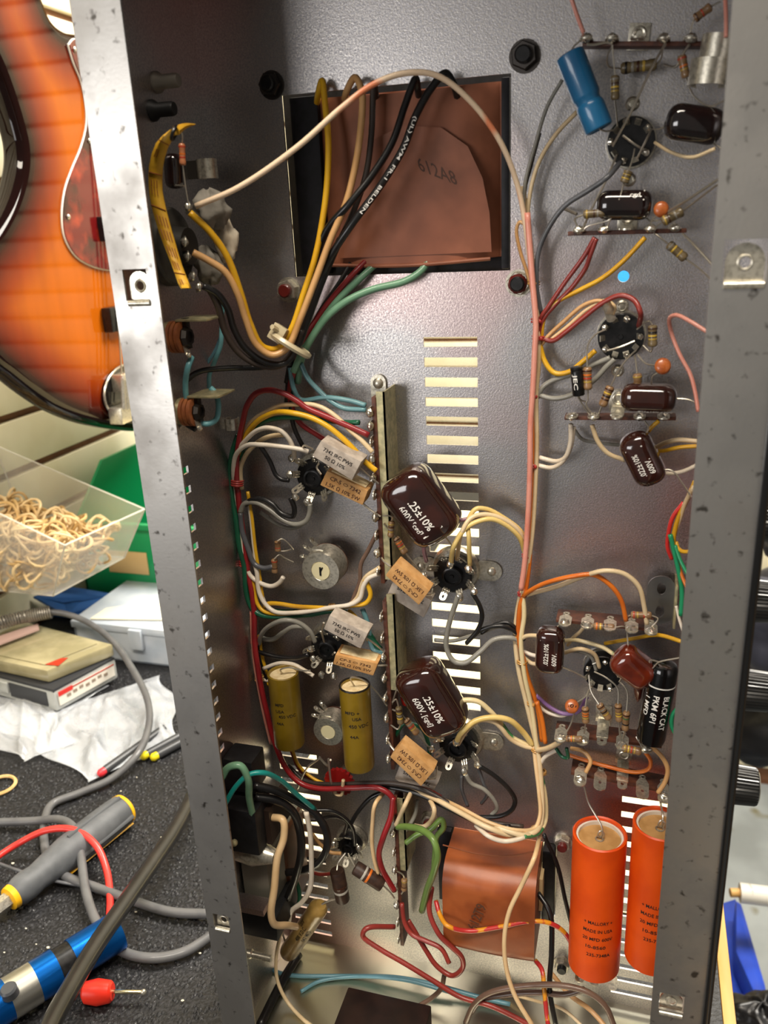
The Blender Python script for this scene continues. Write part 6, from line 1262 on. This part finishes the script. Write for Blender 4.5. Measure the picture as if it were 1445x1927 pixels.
# ---- test-lead plugs: rods with coloured tips
for (s, c, lab) in (('188,1456,5 250,1412,5', 'red', 'grey rod with a red tip on the plastic bag'), ('268,1424,5 330,1390,5', 'yellow', 'grey rod with a yellow tip nearer the plastic bag'), ('287,1426,4 350,1392,4', 'yellow', 'grey rod with a yellow tip next to the chassis rim')):
    p_ = pts(s, PZ); t = thing('coloured_tip_rod', lab, 'rod', (p_[0] + p_[1]) / 2, 'rods with coloured tips'); d = unit(p_[1] - p_[0])
    MB().lathe(p_[0] + d * 4, p_[1] + d * 40, [(0, 3.6), (.05, 4.0), (1, 4.0)], 16).build('rod', mat('dark_grey_rod', '3b3c3e', .35), t)
    MB().lathe(p_[0] - d * 2, p_[0] + d * 5, [(0, 1), (.1, 2.6), (.4, 3.9), (1, 3.7)], 16).build('tip', mat('tip_' + c, 'd8343c' if c == 'red' else 'e0cf1e', .35), t)
# ---- grey cable with spring relief, looping to the bench front
def zwire(lab, c, w, s, name='cable', cat='cable', group=None):
    p_ = pts(s, PZ); r_ = w / 2 * np.mean([mmpx(q) for q in p_]); o = MB().tube(p_, float(r_), 10, 8).build(name, WC[c], base=p_[0], angle=180); return tag(o, lab, cat, group)
t = thing('test_cable', 'grey cable with a coiled spring strain relief arching over the cases', 'cable', PZ(100, 1152, 60))
p_ = pts('-20,1178,66 40,1162,66 98,1152,66 150,1164,58 205,1200,46 250,1260,34 278,1320,26 280,1365,20 258,1420,14 210,1465,6 150,1492,4 100,1512,4 86,1535,5 83,1580,5 95,1625,6 125,1650,7 175,1668,6 250,1695,5 320,1716,5 400,1720,6', PZ)
MB().tube(p_, 3.4, 10, 8).build('jacket', WC['cable'], t, angle=180)
h_ = catmull(pts('-30,1180,66 40,1162,66 96,1152,66', PZ), 12); mb = MB(); L_ = 150; co = []
for i in range(L_ * 6):
    f = i / (L_ * 6 - 1) * (len(h_) - 1); k = min(int(f), len(h_) - 2); q = h_[k] + (h_[k + 1] - h_[k]) * (f - k); d = unit(h_[k + 1] - h_[k]); u = unit(np.cross(d, V(0, 0, 1))); w = np.cross(d, u); a_ = 2 * math.pi * i / 34
    co.append(q + 6.4 * (math.cos(a_) * u + math.sin(a_) * w))
MB().tube(co, 1.15, 5, smooth=False).build('spring_relief', mat('grey_spring', '8a857c', .4, .6), t)
zwire('grey cable looping back across the carpet from the left edge', 'cable', 17, '-30,1548,6 60,1545,8 110,1542,14 140,1560,20 152,1610,16 162,1680,10 185,1740,6 230,1790,5 290,1803,5 350,1790,5 405,1755,6')
zwire('red test lead curving over the grey screwdriver', 'brightred', 13, '-30,1630,6 30,1590,12 90,1562,24 140,1562,26 180,1590,20 200,1635,10 207,1690,5 205,1740,5', 'test_lead', 'test lead')
zwire('thin grey wire lying under the loops', 'dgrey', 6, '-20,1618,8 40,1640,10 90,1655,8 160,1668,4', 'thin_wire', 'wire')
zwire('black power cable slanting down in front of the carpet', 'black', 32, '372,1480,20 330,1560,24 290,1620,28 235,1700,34 180,1780,40 110,1900,50 80,1960,54', 'power_cable', 'cable')
zwire('thin black lead beside the blue torch', 'black', 5, '186,1757,4 170,1800,8 140,1860,16 100,1935,24', 'thin_wire', 'wire')
# ---- screwdriver handle
SG = mat('grey_rubber_grip', '57595c', .55, 0, c2='4b4d50', scale=80); SY = mat('yellow_plastic', 'e0a818', .35)
p0, p1 = PZ(22, 1688, 14), PZ(236, 1520, 14); t = thing('screwdriver', 'grey and yellow screwdriver lying on the carpet under the cable loops', 'screwdriver', (p0 + p1) / 2)
MB().lathe(p0, p1, [(.0, 6), (.01, 8.5), (.06, 10.5), (.12, 11), (.2, 10), (.3, 11.5), (.45, 13.5), (.7, 14), (.9, 13.5), (.97, 12.8)], 36).build('grip', SG, t)
MB().lathe(p0 + (p1 - p0) * .965, p0 + (p1 - p0) * 1.02, [(0, 13.2), (.5, 12.5), (.85, 9.5), (1, 4)], 36).build('end_cap', SY, t)
MB().lathe(p0 - (p1 - p0) * .03, p0 + (p1 - p0) * .015, [(0, 6.5), (.2, 8.6), (1, 9.2)], 28).build('collar', SY, t)
d = unit(p1 - p0); MB().lathe(p0 - d * 14, p0 - d * 3, [(0, 5.5), (1, 6)], 6).build('hex_bolster', TIN, t, angle=20); MB().lathe(p0 - d * 80, p0 - d * 14, [(0, 3.2), (1, 3.4)], 16).build('shank', TIN, t)
up_ = unit(CAM - p1); up_ = unit(up_ - d * (up_ @ d)); sd = np.cross(d, up_)
for k in (-1, 1): MB().box(p0 + (p1 - p0) * .72 + sd * 9.2 * k + up_ * 10.2, (d, sd, up_), (26, 1.6, .7)).build('grip_inlay', mat('dark_grip_inlay', '3b3d40', .5), t, bevel=.4)
MB().box(p0 + (p1 - p0) * .66 + sd * 13.6 * (1 if sd @ CM[1] > 0 else -1), (d, sd, up_), (34, .8, 1.2)).build('yellow_stripe', SY, t)
# ---- blue torch / tool
BT = mat('blue_anodised', '0f62b8', .25, .85); AL = mat('brushed_aluminium', 'c4c2b8', .3, 1.0)
p0, p1 = PZ(0, 1890, 16), PZ(125, 1812, 16); d = unit(p1 - p0); t = thing('pen_torch', 'blue anodised metal tool with a silver band at the lower left corner', 'tool', (p0 + p1) / 2)
MB().lathe(p0 - d * 30, p0 + (p1 - p0) * .12, [(0, 13), (1, 13)], 36).build('blue_barrel', BT, t); MB().lathe(p0 + (p1 - p0) * .12, p0 + (p1 - p0) * .52, [(0, 13.2), (1, 13.2)], 36).build('silver_band', AL, t)
MB().lathe(p0 + (p1 - p0) * .52, p0 + (p1 - p0) * .85, [(0, 13.1), (1, 13.1)], 36).build('blue_barrel', BT, t)
MB().lathe(p0 + (p1 - p0) * .85, p0 + (p1 - p0) * 1.15, [(0, 12.2), (1, 12.2)], 32).build('black_coil', BLACKP, t)
MB().lathe(p0 + (p1 - p0) * 1.1, p0 + (p1 - p0) * 1.85, [(0, 12.9), (1, 12.9), (1, 11.6), (0, 11.6)], 32).build('blue_sleeve', BT, t)
c = PZ(18, 1862, 31); MB().lathe(c - V(0, 0, 4), c + V(0, -1, 2.5), [(0, 5), (.8, 5), (1, 4)], 20).build('push_button', mat('grey_button', '3c3e42', .4), t)
o = MB().prism([PZ(108, 1806, 4), PZ(195, 1756, 4), PZ(238, 1778, 4), PZ(200, 1800, 4), PZ(120, 1852, 4)], (0, 0, 1)).build('blue_foil', BT); tag(o, 'curl of blue metallic film on the carpet behind the torch', 'film')
# ---- red probe
p0, p1 = PZ(155, 1868, 8), PZ(212, 1866, 8); d = unit(p1 - p0); t = thing('test_probe', 'red test probe with a bare metal pin', 'probe', p0)
MB().lathe(p0, p1, [(0, 4), (.1, 7), (.5, 8.5), (.93, 7), (1, 5.5)], 24, sy=.85).build('red_body', mat('red_probe_plastic', 'e0301c', .4), t)
MB().lathe(p1, PZ(272, 1867, 8), [(0, 1.3), (.9, 1.2), (1, .4)], 10).build('pin', mat('gold_pin', 'd8cba0', .25, 1), t); MB().ball(PZ(270, 1867, 8), 1.9).build('pin_tip', TIN, t)
o = MB().torus(PZ(0, 1478, 2), (0, 0, 1), 13, 1.6, 24, 6).build('rubber_band', RB[0]); tag(o, 'single tan rubber band lying on the carpet at the left edge', 'rubber band')
# ---- through the vents: cream sheet and blue bin behind the chassis
o = MB().prism([V(-60, 70, 4), V(300 - 40, 70, 4), V(260, 900, 4), V(-60, 900, 4)], (0, 0, 1)).build('paper_sheet', mat('bright_cream_paper', 'f1e3b4', .7)); tag(o, 'cream paper sheet behind the chassis seen through its vents', 'paper')
o = MB().bx(110, 230, 1488, 1490.6, 285, 365).build('blue_card', mat('bright_blue_card', '2a96e8', .5)); tag(o, 'blue card on the far slat wall seen through the small round hole', 'card')
# ---- right side: floor things
NV = mat('navy_cloth', '1c1e2b', .6, 0, c2='2a2d3e', scale=12, sheen=.3)
def cloth(name, lab, x, y, depth, r, sc, m, seed):
    random.seed(seed); d = ray(x, y); c = CAM + d * depth; mb = MB(); n, mm = 30, 18; vv = []; ph = [random.uniform(0, 6.3) for _ in range(9)]
    for i in range(mm + 1):
        th = math.pi * i / mm
        for j in range(n):
            p_ = 2 * math.pi * j / n; k = 1 + .10 * math.sin(3 * p_ + ph[0] + 2 * th) + .07 * math.sin(6 * p_ + ph[1] - 4 * th) + .05 * math.sin(9 * th + ph[2] + 2 * p_)
            vv.append(c + r * k * np.array([sc[0] * math.sin(th) * math.cos(p_), sc[1] * math.sin(th) * math.sin(p_), sc[2] * math.cos(th)]))
    ff = [(i * n + j, (i + 1) * n + j, (i + 1) * n + (j + 1) % n, i * n + (j + 1) % n) for i in range(mm) for j in range(n)]
    o = MB().add(vv, ff).build(name, m, angle=180); return tag(o, lab, 'bag')
cloth('fabric_bag', 'crumpled dark navy fabric behind the control knobs', 1475, 1190, 1150, 95, (.8, .8, .95), NV, 3)
cloth('fabric_bag', 'black fabric heap below the navy one at the right edge', 1470, 1372, 1250, 100, (.9, .7, .55), mat('black_cloth', '101113', .7, 0, c2='1a1c20', scale=12), 6)
cloth('fabric_bag', 'dark navy fabric at the upper right behind the top knob', 1480, 930, 1150, 90, (.7, .6, .9), NV, 11)
q = PZ(1415, 1900, -650); BB = mat('royal_blue_plastic', '2347b8', .35, 0, c2='1c3ca2', scale=20)
t = thing('blue_crate', 'royal blue plastic crate on the floor beside the bench', 'crate', V(q[0], q[1], -900))
a_, b_, c_, d_ = PZ(1386, 1692, -560), PZ(1400, 1690, -560), PZ(1452, 1905, -560), PZ(1388, 1915, -560)
MB().prism([PZ(1384, 1692, -500), PZ(1396, 1700, -500), PZ(1440, 1850, -500), PZ(1450, 1900, -500), PZ(1428, 1890, -500), PZ(1384, 1790, -500)], (0, 0, -40)).build('rim', BB, t, bevel=6)
q0_ = PZ(1384, 1692, -540); q1_ = PZ(1450, 1900, -540); MB().prism([q0_, q1_, q1_ + V(-60, -40, 0), q0_ + V(-60, -40, 0)], (0, 0, -358)).build('side', BB, t)
p_ = [PZ(1374, 1680, -420), PZ(1392, 1680, -420), PZ(1470, 1690, -420)]; t = thing('white_pipe', 'white plastic pipe sticking out over the floor at the right', 'pipe', p_[1])
MB().tube([p_[1], p_[2] + (p_[2] - p_[1])], 13, 20, smooth=False).build('pipe', mat('white_pvc', 'd8d4c8', .35), t); MB().tube([p_[0], p_[1]], 6, 12, smooth=False).build('pipe_stub', WOOD, t); MB().tube([PZ(1410, 1682, -420), PZ(1412, 1682, -420)], 13.4, 20, smooth=False).build('pipe_seam', mat('pipe_shadow', 'aaa79c', .4), t)
cloth('floor_bundle', 'black bundle on the floor at the lower right corner', 1430, 1925, 950, 42, (1, .8, .7), BLACKP, 9)
# strip leftover helper keys
for o in bpy.data.objects:
    if '_b' in o: del o['_b']
